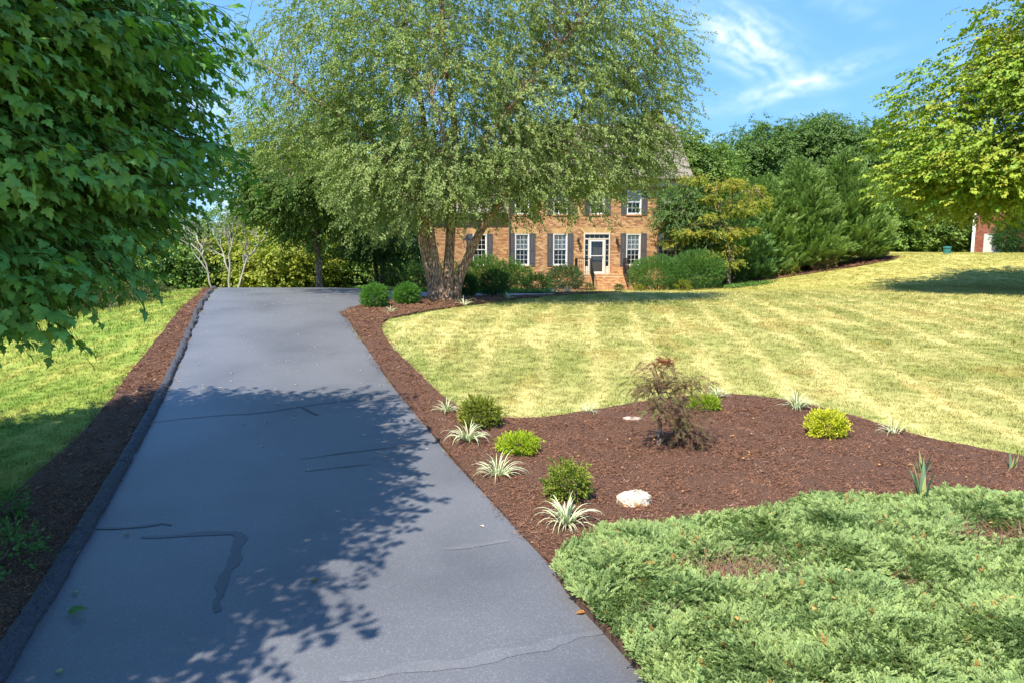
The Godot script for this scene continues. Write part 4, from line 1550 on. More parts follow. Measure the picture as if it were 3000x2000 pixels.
func birch() -> void:
	var o := thing("birch_tree", "multi-stemmed river birch with peeling bark and weeping foliage", "tree", G(-2.28, 22.84))
	var s := [
		[[Vector3(-.22, -.15, .05), Vector3(-.38, .8, .1), Vector3(-.66, 2.0, .1), Vector3(-.75, 3.1, 0), Vector3(-2.1, 5.0, -.3), Vector3(-4.6, 6.9, -.6), Vector3(-6.6, 8.1, -.8)], [.33, .20, .15, .13, .10, .06, .015]],
		[[Vector3(-.05, -.15, .16), Vector3(-.18, .75, .2), Vector3(-.34, 1.8, .1), Vector3(-.55, 3.2, -.2), Vector3(-.6, 5.5, -.5), Vector3(-1.2, 9.0, -.6), Vector3(-1.9, 11.5, -.6)], [.30, .19, .15, .13, .10, .07, .015]],
		[[Vector3(.12, -.15, .1), Vector3(.16, .8, .05), Vector3(.24, 2.2, -.1), Vector3(.35, 3.6, .1), Vector3(.45, 5.5, .4), Vector3(.1, 8.8, .6), Vector3(.3, 11.6, .5)], [.30, .18, .15, .13, .10, .07, .015]],
		[[Vector3(.30, -.15, -.02), Vector3(.48, .6, 0), Vector3(.9, 1.6, .1), Vector3(1.38, 2.5, .2), Vector3(2.9, 4.6, .1), Vector3(5.0, 6.6, -.1), Vector3(6.9, 8.0, -.2)], [.28, .17, .145, .125, .09, .05, .015]],
		[[Vector3(.36, 3.4, .05), Vector3(1.1, 4.6, .6), Vector3(2.4, 6.2, 1.2), Vector3(4.4, 8.6, 1.2), Vector3(5.6, 9.6, 1.2)], [.10, .085, .065, .04, .012]],
		[[Vector3(-.55, 3.0, -.2), Vector3(-1.6, 4.4, -1.2), Vector3(-3.3, 5.2, -1.8), Vector3(-5.0, 5.6, -2.0)], [.09, .07, .045, .012]],
		[[Vector3(.2, 3.0, .1), Vector3(.3, 4.6, 1.4), Vector3(.0, 6.0, 2.6)], [.08, .06, .012]],
		[[Vector3(.4, 4.4, .1), Vector3(1.5, 5.0, -1.4), Vector3(3.0, 5.6, -2.2)], [.07, .05, .012]],
	]
	var knots := []
	for k in s.size():
		var m := tapered(s[k][0], s[k][1], 14 if k < 4 else 8, .10, 40 + k)
		part("stem" if k < 4 else "limb", m.done(M.birch_bark), o)
		for e in range(0, m.v.size(), 15 if k < 4 else 9):
			if m.v[e].y > 2.6: knots.append(m.v[e])
	var kinds := []
	for k in 4: kinds.append(oval_sprig(22, .48, .066, .046, .12, .09, 520 + k, M.leaf, Color(.45, .32, .24), .5))
	var blobs := [
		[Vector3(-.23, 6.25, 0), Vector3(3.75, 3.4, 3.2), 3.0], [Vector3(-4.1, 7.2, -.3), Vector3(3.4, 2.6, 2.6), 1.3], [Vector3(-5.0, 5.4, -.8), Vector3(2.1, 1.6, 2.0), .45],
		[Vector3(4.1, 6.25, 0), Vector3(3.6, 2.8, 2.8), 2.1], [Vector3(6.8, 7.6, -.2), Vector3(1.4, 1.8, 1.4), .6], [Vector3(-.6, 10.2, 0), Vector3(5.4, 2.2, 3.2), 2.4],
		[Vector3(4.4, 9.1, .8), Vector3(2.3, 1.7, 2.0), .8], [Vector3(-.8, 4.2, .3), Vector3(3.0, 1.35, 2.4), 1.4], [Vector3(3.2, 4.25, .2), Vector3(3.1, 1.1, 2.4), 1.3], [Vector3(-1.9, 3.1, .4), Vector3(1.1, .75, 1.2), .3], [Vector3(6.4, 5.2, -.2), Vector3(1.2, 1.2, 1.2), .4],
	]
	var cols := [Color(.31, .41, .155), Color(.36, .465, .18), Color(.43, .52, .21), Color(.48, .54, .215)]
	var cs := crown(o, blobs, 1000, 15, Vector3(.9, .8, .9), kinds, Vector2(.75, 1.2), cols, 530, .6, .3, "crown", Vector3(0, 5, 0))
	var tw := MB.new()
	rng.seed = 531
	for c in cs:
		var best: Vector3 = knots[0]
		for q in knots:
			if q.distance_squared_to(c) < best.distance_squared_to(c): best = q
		if best.distance_to(c) < 4.2:
			tw.tube(bend(best, c, 5, .35, .25), taper(5, .013, .004), 3, Color.WHITE, false)
	part("twigs", tw.done(M.birch_bark), o).set_meta("kind", "stuff")

func right_maple() -> void:
	var base := G(22.3, 27.5)
	var kinds := []
	for k in 3: kinds.append(maple_sprig(.125, 7, 540 + k, Color(.35, .22, .12), true))
	var h := base.y
	tree("yellowing_maple_tree", "yellow-green maple tree casting a broad shadow on the sloping lawn", base, [Vector3(0, -.3, 0), Vector3(.1, 1.5, 0), Vector3(0, 3.2, 0), Vector3(.1, 6.5, .1), Vector3(0, 11.5, 0)], [.34, .26, .23, .16, .04], M.pale_bark,
		[[Vector3(-.2, 8.2 - h, 0), Vector3(6.7, 3.3, 5.6), 4.0], [Vector3(.4, 11.2 - h, 0), Vector3(5.0, 3.6, 4.6), 3.0], [Vector3(-3.9, 6.2 - h, .6), Vector3(3.2, 1.4, 3.0), 1.5], [Vector3(1, 6.5 - h, 0), Vector3(4.8, 1.3, 4.5), 1.4]],
		520, 36, Vector3(1.25, .85, 1.25), kinds, Vector2(.9, 1.3), [Color(.21, .35, .04), Color(.27, .40, .045), Color(.35, .43, .045), Color(.45, .43, .045)], 550, .15, 14, "", .5)

func cypress(at: Vector3, h: float, r: float, seed_: int, label: String, kinds: Array, cols: Array) -> void:
	var o := thing("cypress_tree", label, "tree", at, 0.0, "cypress trees in the mulch bed")
	part("trunk", tapered([Vector3(0, -.2, 0), Vector3(0, h * .5, 0), Vector3(.05, h * .97, 0)], [.16, .10, .015], 8).done(M.bark), o)
	rng.seed = seed_
	var xf := [[], [], []]
	var cl := [PackedColorArray(), PackedColorArray(), PackedColorArray()]
	var f := nz(seed_, .9, 2)
	for k in 3000:
		var t := 1.0 - sqrt(rng.randf())
		if rng.randf() < .2: t = rng.randf()
		var a := rf(0, TAU)
		var prf := pow(1.0 - t, .62) * (.8 + .35 * ss(0, .16, t))
		var lump := 1.0 + .38 * f.get_noise_3d(cos(a) * 1.7, t * h * .8, sin(a) * 1.7)
		var rr := r * prf * lump * sqrt(rf(.3, 1.0))
		var p := Vector3(cos(a) * rr, .25 + t * h * .97, sin(a) * rr)
		var d := Vector3(cos(a), rf(.35, 1.3) + t * .7, sin(a)) + rdir() * .35
		var i := rng.randi() % 3
		xf[i].append(Transform3D(along(d, rf(.75, 1.35), rf(-1.5, 1.5)), p))
		cl[i].append(cols[0].lerp(cols[1], rng.randf()) * rf(.85, 1.15))
	for i in 3: many("foliage", kinds[i], xf[i], cl[i], o)

func bare_tree(at: Vector3, h: float) -> void:
	var o := thing("dead_tree", "leafless pale grey tree with forking bare branches beyond the driveway", "tree", at)
	rng.seed = 77
	var m := mat(Color(.36, .34, .30), .9)
	for st in [[Vector3(-.55, 0, 0), Vector3(-1.2, h * .5, .2), .05], [Vector3(.1, 0, 0), Vector3(.0, h * .5, 0), .07], [Vector3(.2, 0, .1), Vector3(.9, h * .5, -.1), .055]]:
		var mb := MB.new()
		var stack := [[st[0] - UP * .3, st[1], st[2], 0]]
		while stack.size():
			var e: Array = stack.pop_back()
			var p := bend(e[0], e[1], 5, 0.0, e[0].distance_to(e[1]) * .10)
			mb.tube(p, taper(5, e[2], e[2] * .66), 6 if e[3] < 2 else 4, Color.WHITE, false)
			if e[3] < 5:
				var l: float = e[0].distance_to(e[1]) * rf(.5, .72)
				var d: Vector3 = (e[1] - e[0]).normalized()
				for k in (3 if e[3] > 0 else 3):
					var nd := (d + rdir() * .75 + UP * .12).normalized()
					var from: Vector3 = p[5] if k < 2 else p[3]
					stack.append([from, from + nd * l * rf(.7, 1.1), e[2] * .64, e[3] + 1])
		part("stem", mb.done(m), o)

func plant_trees() -> void:
	left_maple()
	birch()
	right_maple()
	print("maples ok")
	var ov := []      # medium leaf sprays
	for k in 3: ov.append(oval_sprig(14, .5, .11, .075, .12, .09, 560 + k, M.leaf, Color(.4, .3, .2), .35))
	var big := []     # coarse sprays for far trees
	for k in 3: big.append(oval_sprig(16, .9, .17, .12, .2, .2, 570 + k, M.leaf, Color(.35, .28, .2), .3))
	var mpl := []
	for k in 2: mpl.append(maple_sprig(.16, 6, 580 + k, Color(.4, .3, .2)))
	# tree standing behind the drive
	tree("shade_tree", "slim upright tree with pale forked trunk behind the driveway", G(-8.8, 31.2), [Vector3(0, -.2, 0), Vector3(0, 1.4, 0), Vector3(-.1, 2.4, 0), Vector3(-.3, 4.4, 0), Vector3(-.2, 6.6, 0)], [.17, .13, .11, .07, .02], M.pale_bark,
		[[Vector3(0, 4.6, 0), Vector3(3.5, 2.4, 2.8), 3.0], [Vector3(-1.8, 5.6, 0), Vector3(2.2, 1.9, 2.0), 1.0], [Vector3(1.6, 6.4, 0), Vector3(2.4, 2.0, 2.2), 1.2], [Vector3(1.6, 4.2, 0.2), Vector3(2.0, 1.0, 1.8), .5]],
		250, 13, Vector3(.9, .6, .9), ov, Vector2(.9, 1.4), [Color(.115, .215, .05), Color(.16, .26, .06), Color(.21, .30, .07)], 590, .4, 12)
	tree("garden_tree", "small dark green tree with twin grey trunks beside the brick wing", G(-7.0, 36.0), [Vector3(-.12, -.2, 0), Vector3(-.14, 1.2, 0), Vector3(-.3, 2.4, 0), Vector3(-.6, 3.6, 0)], [.13, .10, .08, .02], M.bark,
		[[Vector3(-.3, 3.6, 0), Vector3(2.5, 1.7, 2.0), 2.0], [Vector3(.6, 2.6, .3), Vector3(1.6, .9, 1.4), .8]], 95, 13, Vector3(.8, .5, .8), ov, Vector2(.8, 1.2), [Color(.07, .155, .055), Color(.10, .20, .065), Color(.13, .24, .07)], 600, .4, 6)
	var tw := get_node("garden_tree")
	part("trunk", tapered([Vector3(.22, -.2, .1), Vector3(.2, 1.2, .1), Vector3(.35, 2.4, .1), Vector3(.6, 3.4, 0)], [.11, .09, .07, .02], 8).done(M.bark), tw)
	bare_tree(G(-13.6, 33.0), 3.5)
	# wood behind the drive, to the left: [x, d, top height, radius, colour, label]
	var g1 := [Color(0.188, 0.338, 0.069), Color(0.263, 0.425, 0.088), Color(0.338, 0.500, 0.100)]
	var g2 := [Color(0.135, 0.250, 0.081), Color(0.196, 0.324, 0.101), Color(0.257, 0.385, 0.121)]
	var g3 := [Color(0.325, 0.413, 0.069), Color(0.425, 0.488, 0.081), Color(0.537, 0.512, 0.088)]
	var g4 := [Color(0.189, 0.319, 0.085), Color(0.254, 0.390, 0.104), Color(0.325, 0.448, 0.117)]
	var wood := [
		[-23.0, 34.0, 1.6, 3.2, g1, "light green brushwood tree low beyond the left lawn"], [-26.5, 40.0, 3.4, 4.2, g4, "mid green woodland tree beyond the left lawn, behind the maple"], [-20.4, 38.5, 2.7, 2.8, g1, "bright green leafy tree left of the leafless tree"],
		[-17.6, 40.0, 3.0, 2.6, g2, "dark green tree directly behind the leafless tree"], [-13.3, 39.5, 3.0, 3.4, g3, "rounded yellow-green tree at the far end of the driveway"], [-10.0, 42.0, 3.2, 2.6, g4, "mid green tree behind the slim forked trunk"],
		[-16.5, 47.0, 5.4, 3.2, g4, "olive tree top rising above the leafless tree"], [-8.6, 43.5, 3.2, 3.0, g1, "light green tree in the gap left of the brick wing"], [-12.2, 52.0, 5.6, 3.6, g2, "dark woodland tree behind the yellow-green tree"],
		[-33.0, 46.0, 6.0, 5.5, g2, "tall dark woodland tree at the left behind the maple"], [-22.5, 52.0, 3.6, 3.8, g4, "distant woodland tree between the maple and the leafless tree"]]
	var i := 0
	for w in wood:
		var p := G(w[0], w[1])
		var hh: float = w[2] + CAM_Y - p.y
		var r: float = w[3]
		rng.seed = 610 + i
		var bl := [[Vector3(0, hh - r * .75, 0), Vector3(r, r * .75, r), 2.0]]
		for k in 4: bl.append([Vector3(rf(-.7, .7) * r, rf(hh * .25, hh * .7), rf(-.3, .7) * r), Vector3(r * rf(.4, .65), r * rf(.3, .55), r * .5), .7])
		bl.append([Vector3(0, hh * .35, r * .3), Vector3(r * .9, hh * .33, r * .8), 1.6])
		tree("woodland_tree", w[5], p, [Vector3(0, -.3, 0), Vector3(.1, hh * .35, 0), Vector3(0, hh * .7, 0), Vector3(0, hh * .9, 0)], [.2, .15, .09, .02], M.bark, bl, int(26 * r * r * .6) + 60, 9, Vector3(1.1, .7, 1.1), big, Vector2(.75, 1.25), w[4], 620 + i, .35, 5, "woodland trees beyond the driveway", .5)
		i += 1
	# weedy brush at the lawn's far edge
	shrub("brush", "grey-green tangled brush at the edge of the left lawn", G(-13.4, 22.5), Vector3(1.7, .75, 1.2), 500, ov, Vector2(.5, .9), [Color(.16, .19, .10), Color(.22, .24, .13)], 640, .5)
	shrub("brush", "leafy brush growing below the left lawn beside the woods", G(-16.0, 24.0), Vector3(2.3, 1.3, 1.6), 800, ov, Vector2(.7, 1.2), g1, 641, .5)
	# cypresses
	var fk := []
	for k in 3: fk.append(feather_sprig(.72, 14, .035, 650 + k, M.soft_leaf, Color(.4, .4, .2)))
	var cc := [Color(.20, .33, .075), Color(.31, .45, .11)]
	cypress(G(22.2, 46.3), 6.6, 2.7, 660, "feathery green cypress next to the mulch bed's narrow end", fk, cc)
	cypress(G(18.9, 45.6), 6.5, 2.9, 661, "feathery green cypress in the middle of the mulch bed", fk, cc)
	cypress(G(16.2, 45.0), 5.8, 2.6, 662, "feathery green cypress between the middle cypress and the yellow dogwood", fk, cc)
	cypress(G(14.2, 43.6), 4.4, 2.1, 663, "short cypress right behind the yellow dogwood", fk, [Color(.15, .30, .09), Color(.25, .42, .12)])
	# yellow dogwood
	var db := G(12.45, 39.3)
	var plates := []
	for e in [[-2.5, 3.1, .8], [-2.2, 6.1, .45], [-.5, 5.75, 1.0], [1.3, 5.6, .6], [-1.1, 4.9, .95], [.3, 4.35, 1.0], [-2.9, 2.5, .55], [-.8, 3.05, 1.0], [.6, 3.2, .8], [-1.7, 1.75, .75], [-.3, 1.3, .6], [1.2, 4.7, .7], [-1.6, 3.9, .8], [-.1, 2.2, .8]]:
		plates.append([Vector3(e[0], e[1], rf(-.7, .7)), Vector3(e[2], .26, e[2] * .85), e[2]])
	tree("dogwood_tree", "small tree with layered yellow leaves by the round green hedge", db, [Vector3(0, -.2, 0), Vector3(-.05, 1.5, 0), Vector3(-.35, 3.0, 0), Vector3(-.8, 4.6, .1), Vector3(-.9, 5.8, 0)], [.13, .10, .08, .05, .015], M.pale_bark, plates, 150, 11, Vector3(.5, .2, .5), ov, Vector2(.55, .85), [Color(.30, .40, .07), Color(.40, .46, .075), Color(.53, .51, .085), Color(.58, .50, .09)], 670, .3, 14, "", .3)
	tree("holly_tree", "dense dark green tree at the right corner of the brick house", G(10.0, 40.0), [Vector3(0, -.2, 0), Vector3(0, 2.0, 0), Vector3(.1, 4.2, 0), Vector3(.1, 5.6, 0)], [.15, .11, .08, .02], M.bark,
		[[Vector3(-.1, 4.4, 0), Vector3(1.4, 1.7, 1.3), 2.0], [Vector3(1.3, 3.0, 0), Vector3(1.2, 1.2, 1.1), .8]], 130, 14, Vector3(.6, .5, .6), ov, Vector2(.7, 1.0), g2, 680, .4, 5)
	var far := [
		[14.0, 54.0, 9.4, 2.8, g4, "mid green tree rising behind the right end of the roof"], [16.6, 60.0, 8.6, 2.8, g4, "green tree behind the dogwood and the roof end"], [25.0, 74.0, 14.2, 4.6, g2, "tall dark tree behind the cypresses, nearest the house"],
		[31.0, 76.0, 15.2, 5.0, g2, "tall dark tree with the highest top behind the cypresses"], [36.0, 75.0, 13.8, 4.4, g2, "tall dark tree with rounded top behind the cypresses"], [40.5, 76.0, 14.4, 3.6, g2, "narrow dark tree with spiky top behind the cypresses"],
		[19.5, 66.0, 8.0, 3.4, g4, "lower green tree filling the gap behind the cypresses"], [29.0, 64.0, 7.0, 4.0, g4, "broad lower tree behind the cypress bed"], [34.5, 62.0, 6.4, 3.6, g1, "fresh green tree at the top of the sloping lawn"],
		[37.5, 60.0, 5.0, 2.6, g4, "low green tree beside the red brick house"], [44.0, 72.0, 12.0, 4.5, g4, "green tree behind the red brick house"]]
	for w in far:
		var p := G(w[0], w[1])
		var hh: float = w[2] + CAM_Y - p.y
		var r: float = w[3]
		rng.seed = 700 + i
		var bl := [[Vector3(0, hh - r * .8, 0), Vector3(r, r * .8, r), 2.0]]
		for k in 5: bl.append([Vector3(rf(-.6, .6) * r, hh - rf(.1, 1.0) * r, rf(-.2, .6) * r), Vector3(r * rf(.3, .5), r * rf(.3, .5), r * .4), .8])
		bl.append([Vector3(0, hh * .38, r * .2), Vector3(r * .95, hh * .36, r * .8), 2.0])
		tree("woodland_tree", w[5], p, [Vector3(0, -.3, 0), Vector3(.1, hh * .4, 0), Vector3(0, hh * .7, 0), Vector3(0, hh * .92, 0)], [.26, .2, .12, .02], M.bark, bl, int(16 * r * r * .6) + 90, 9, Vector3(1.2, .9, 1.2), big, Vector2(.9, 1.5), w[4], 720 + i, .35, 6, "woodland trees behind the cypresses", .5)
		i += 1

func japanese_maple() -> void:
	var o := thing("japanese_maple", "small weeping japanese maple with feathery red-green leaves in the mulch bed", "tree", G(1.92, 8.72, .05))
	part("trunk", tapered([Vector3(0, -.06, 0), Vector3(.01, .25, 0), Vector3(-.01, .5, .01), Vector3(.03, .82, 0)], [.032, .027, .024, .016], 8, .08, 2).done(M.pale_bark), o)
	rng.seed = 808
	var kinds := []
	for k in 3:
		var mb := MB.new()
		for q in 7:
			var c := Vector3(q * .022, -.02 * q * q * .08, rf(-.02, .02))
			for f in 5:
				var a := (f - 2) * .5
				var d := Vector3(.7 * cos(a), rf(-.7, .0), sin(a) * .9).normalized()
				add_leaf(mb, c, d, UP, rf(.035, .06), .006, Color.WHITE * rf(.7, 1.0), .2)
		mb.tube([Vector3(-.05, .01, 0), Vector3(.07, 0, 0), Vector3(.16, -.04, 0)], [.002, .0016, .001], 3, Color(.4, .25, .2), false)
		kinds.append(mb.done(M.soft_leaf))
	var blobs := [[Vector3(.02, .98, 0), Vector3(.26, .12, .24), .9], [Vector3(-.16, .78, .05), Vector3(.24, .12, .22), .9], [Vector3(.34, .78, 0), Vector3(.28, .13, .24), 1.0], [Vector3(.12, .58, .05), Vector3(.3, .15, .26), 1.0], [Vector3(.36, .34, 0), Vector3(.22, .28, .24), 1.6], [Vector3(.40, .12, .03), Vector3(.2, .12, .2), .8], [Vector3(-.1, .55, .12), Vector3(.2, .15, .15), .5]]
	var cs := crown(o, blobs, 90, 5, Vector3(.18, .1, .18), kinds, Vector2(.6, 1.0), [Color(.22, .26, .10), Color(.26, .24, .11), Color(.30, .15, .10), Color(.22, .20, .09)], 810, .2, .3)
	var red := []
	for k in 26: red.append(Transform3D(along(Vector3(rf(-1, 1), rf(.1, 1.2), rf(-1, 1)), rf(.6, .9)), Vector3(rf(-.06, .18), rf(1.02, 1.12), rf(-.08, .08))))
	var rc := PackedColorArray()
	for k in 26: rc.append(Color(.33, .05, .035))
	many("young_leaves", kinds[0], red, rc, o)
	for k in 11:
		var mb := MB.new()
		var c: Vector3 = cs[k * 8]
		mb.tube(bend(Vector3(.01, rf(.45, .8), 0), c, 6, .12, .05), taper(6, .012, .003), 5, Color.WHITE)
		part("limb", mb.done(M.bark), o)
	var tw := MB.new()
	for c in cs:
		tw.tube(bend(Vector3(c.x * .55 + .02, c.y + .06, c.z * .55), c, 3, .03, .02), [.004, .003, .002, .0015], 3, Color.WHITE, false)
	part("twigs", tw.done(M.bark), o).set_meta("kind", "stuff")

# ---------------------------------------------------------------- shrubs and small plants
func plant_beds() -> void:
	var small := []
	for k in 3: small.append(oval_sprig(9, .09, .034, .02, .01, .03, 820 + k, M.gloss_leaf, Color(.4, .3, .2), .0))
	var mid := []
	for k in 3: mid.append(oval_sprig(10, .2, .055, .035, .03, .06, 830 + k, M.leaf, Color(.4, .3, .2), .15))
	var gy := [Color(.24, .29, .03), Color(.36, .38, .04), Color(.47, .45, .05)]
	var az := [Color(.20, .27, .045), Color(.32, .37, .055), Color(.46, .45, .06)]
	shrub("azalea", "rounded yellow-green azalea half shaded at the lawn's edge", G(-.46, 9.62, .05), Vector3(.25, .19, .22), 520, small, Vector2(.8, 1.2), az, 840, .3)
	shrub("azalea", "upright olive-green azalea beside the white rock", G(.59, 6.95, .05), Vector3(.2, .175, .18), 330, small, Vector2(.75, 1.1), [Color(.19, .28, .05), Color(.28, .36, .055), Color(.40, .42, .07)], 841, .45)
	shrub("lime_shrub", "low bright lime green mound between two striped grass clumps", G(.09, 8.48, .05), Vector3(.235, .11, .2), 700, small, Vector2(.5, .75), [Color(.42, .58, .03), Color(.55, .70, .04), Color(.62, .74, .07)], 842, .3)
	shrub("lime_shrub", "small lime green mound behind the japanese maple", G(3.02, 10.5, .05), Vector3(.2, .095, .18), 450, small, Vector2(.6, .9), [Color(.36, .50, .04), Color(.46, .60, .05)], 843, .3)
	shrub("golden_shrub", "round golden yellow shrub alone in the brown mulch", G(4.33, 9.18, .05), Vector3(.23, .165, .21), 600, small, Vector2(.65, .95), [Color(.62, .66, .03), Color(.80, .80, .06), Color(.90, .88, .14)], 844, .2)
	# variegated lilyturf
	var blades := []
	var cream := Color(.74, .74, .52)
	for e in [[.36, .3, 1.5], [.42, .55, 1.5], [.32, .9, 1.2], [.38, .12, 1.0], [.44, .75, 1.7]]:
		blades.append(strap(e[0], .012, e[1], e[2], cream, Color(.34, .45, .16)))
	var lt := [
		[-.59, 8.95, 44, 1.02, blades, "striped lilyturf in front of the half-shaded azalea"], [-.16, 7.63, 40, .88, blades, "striped lilyturf in front of the bright lime mound"], [.52, 6.28, 52, .95, blades, "large striped lilyturf touching the juniper's edge"],
		[1.18, 10.33, 18, .74, blades, "sparse striped lilyturf where the bed meets the lawn"], [3.43, 11.2, 40, .82, blades, "striped lilyturf behind the small lime mound"], [4.48, 10.53, 46, 1.0, blades, "striped lilyturf behind the round golden shrub"],
		[5.29, 9.22, 17, .82, blades, "thin striped lilyturf at the lawn edge past the golden shrub"], [-1.01, 10.35, 34, .78, blades, "lilyturf beside the driveway, behind the half-shaded azalea"]]
	var i := 0
	for e in lt:
		tuft("lilyturf", e[5], G(e[0], e[1], .05), e[4], int(e[2] * 1.5), e[3], .06, 850 + i, "lilyturf clumps in the front bed")
		i += 1
	for e in [[-1.49, 21.24, "pale lilyturf below the birch's trunk"], [-3.39, 19.06, "tiny pale lilyturf in front of the round boxwoods"], [-.12, 23.94, "pale lilyturf between the birch and the lawn"], [1.64, 27.2, "lilyturf at the bed's far end towards the steps"], [2.3, 28.2, "last lilyturf before the brick steps"]]:
		tuft("lilyturf", e[2], G(e[0], e[1], .05), blades, 26, 1.15 if e[1] > 20 else .8, .06, 870 + i, "lilyturf clumps in the birch bed")
		i += 1
	# iris fans
	var ir := [strap(.30, .03, .12, .25, Color(.13, .23, .13), Color(.15, .26, .14)), strap(.24, .028, .3, .3, Color(.16, .26, .14), Color(.13, .22, .12)), strap(.26, .026, .2, .1, Color(.42, .40, .15), Color(.30, .34, .12))]
	for e in [[4.79, 7.72, 9, 1.0, "fan of cut iris leaves in the mulch behind the juniper"], [5.91, 7.85, 6, .8, "short iris leaves at the far corner of the mulch bed"], [4.2, 6.75, 8, 1.35, "iris leaves poking up through the juniper"]]:
		tuft("iris", e[4], G(e[0], e[1], 0.05 if e[1] > 7.3 else 0.12), ir, e[2], e[3], .05, 880 + i, "iris fans")
		i += 1
	# weedy plant in the shaded strip
	shrub("weed", "leafy green weed in the shaded mulch strip", G(-4.3, 5.4, .05), Vector3(.26, .12, .36), 70, mid, Vector2(.5, .9), [Color(.12, .26, .08), Color(.18, .34, .10)], 890, .5)
	shrub("weed", "small leafy weed at the lawn edge of the shaded strip", G(-4.95, 6.4, .05), Vector3(.16, .10, .16), 60, mid, Vector2(.5, .8), [Color(.12, .26, .08), Color(.18, .34, .10)], 891, .5)
	# clipped shrubs by the drive, the birch and the house
	var bx := [Color(0.120, 0.312, 0.060), Color(0.168, 0.384, 0.072), Color(0.240, 0.456, 0.084)]
	var dk := [Color(0.054, 0.142, 0.047), Color(0.081, 0.196, 0.061), Color(0.121, 0.257, 0.074)]
	var lg := [Color(.17, .31, .08), Color(.22, .37, .09), Color(.28, .42, .10)]
	for e in [[-4.06, 20.15, .34, .34, bx, "round clipped boxwood at the driveway corner"], [-3.25, 21.1, .35, .32, bx, "round clipped boxwood between the corner boxwood and the birch"], [-1.62, 24.85, .32, .42, dk, "dark clipped boxwood touching the birch trunk"], [-.66, 25.6, .52, .50, dk, "large dark clipped boxwood right of the birch"]]:
		shrub("boxwood", e[5], G(e[0], e[1], .03), Vector3(e[2], e[3], e[2]), 1500, mid, Vector2(.45, .65), e[4], 900 + i, .10, "clipped boxwoods round the birch")
		i += 1
	for e in [
		[-1.15, 31.0, .85, .85, lg, .12, "tall round light green shrub in front of the wing window", 1800], [-.15, 30.6, .55, .75, lg, .4, "loose light green shrub beside the downspout", 600], [.3, 32.0, .62, .42, lg, .35, "bushy top of leggy shrub at the corner downspout", 500],
		[1.05, 29.8, .55, .38, lg, .4, "low spreading green shrub beside the leggy one", 500], [2.95, 38.6, 1.0, .72, [Color(.10, .19, .08), Color(.16, .26, .10)], .12, "wide domed grey-green shrub left of the brick steps", 1500], [-5.6, 39.5, 1.0, 1.0, dk, .25, "dark rounded shrub under the wing's left window", 1200],
		[-6.9, 38.8, .7, .7, [Color(.09, .16, .05), Color(.13, .21, .06)], .4, "loose shrub at the left corner of the brick wing", 600], [-3.7, 39.6, .9, .9, dk, .25, "dark rounded shrub behind the birch stems", 900]]:
		var low := .15 if e[3] > .5 or e[0] > 2 else -.9 if e[0] == .3 else .15
		shrub("foundation_shrub", e[6], G(e[0], e[1], .03), Vector3(e[2], e[3], e[2]), e[7], mid, Vector2(.7, 1.1), e[4], 920 + i, e[5], "shrubs along the house wall", 6, low)
		i += 1
	var hd := [Color(0.112, 0.275, 0.075), Color(0.175, 0.362, 0.094), Color(0.237, 0.438, 0.112)]
	shrub("hedge", "long rounded green hedge right of the brick steps", G(8.15, 38.4), Vector3(1.55, .98, 1.3), 5200, mid, Vector2(.55, .9), hd, 950, .10, "", 7, .1)
	shrub("hedge", "taller rounded hedge mass beside the dogwood trunk", G(10.3, 38.2), Vector3(1.5, 1.1, 1.3), 5200, mid, Vector2(.55, .9), hd, 951, .10, "", 7, .1)
	for e in [[6.95, 37.2, .2, .14, "tiny lime plant at the foot of the hedge"], [9.15, 36.6, .36, .3, "small yellow-green plant in front of the hedge"], [4.2, 37.4, .26, .2, "small dark plant left of the bottom step"], [5.9, 37.6, .2, .16, "small dark tuft in front of the bottom step"]]:
		shrub("small_shrub", e[4], G(e[0], e[1]), Vector3(e[2], e[3], e[2]), 160, mid, Vector2(.5, .8), dk if "dark" in e[4] else gy, 960 + i, .3)
		i += 1
	for e in [[15.2, 42.3, .7, .5, "pale green shrub under the cypresses, nearest the dogwood", lg], [17.0, 42.7, .75, .5, "golden-leaved shrub at the front of the cypress bed", [Color(.34, .36, .06), Color(.48, .46, .10)]], [19.6, 43.1, .7, .45, "tan twiggy shrub at the front of the cypress bed", [Color(.34, .27, .11), Color(.44, .34, .14)]], [13.6, 41.6, .6, .45, "grey-green shrub at the dark end of the cypress bed", lg]]:
		shrub("bed_shrub", e[4], G(e[0], e[1], .04), Vector3(e[2], e[3], e[2]), 420, mid, Vector2(.6, 1.0), e[5], 970 + i, .4, "small shrubs in the cypress bed")
		i += 1
	shrub("clipped_hedge", "square dark hedge against the red brick neighbour house", G(36.1, 48.2), Vector3(2.3, 1.3, 1.2), 2600, mid, Vector2(1.2, 1.8), dk, 990, .08, "", 7, .1)

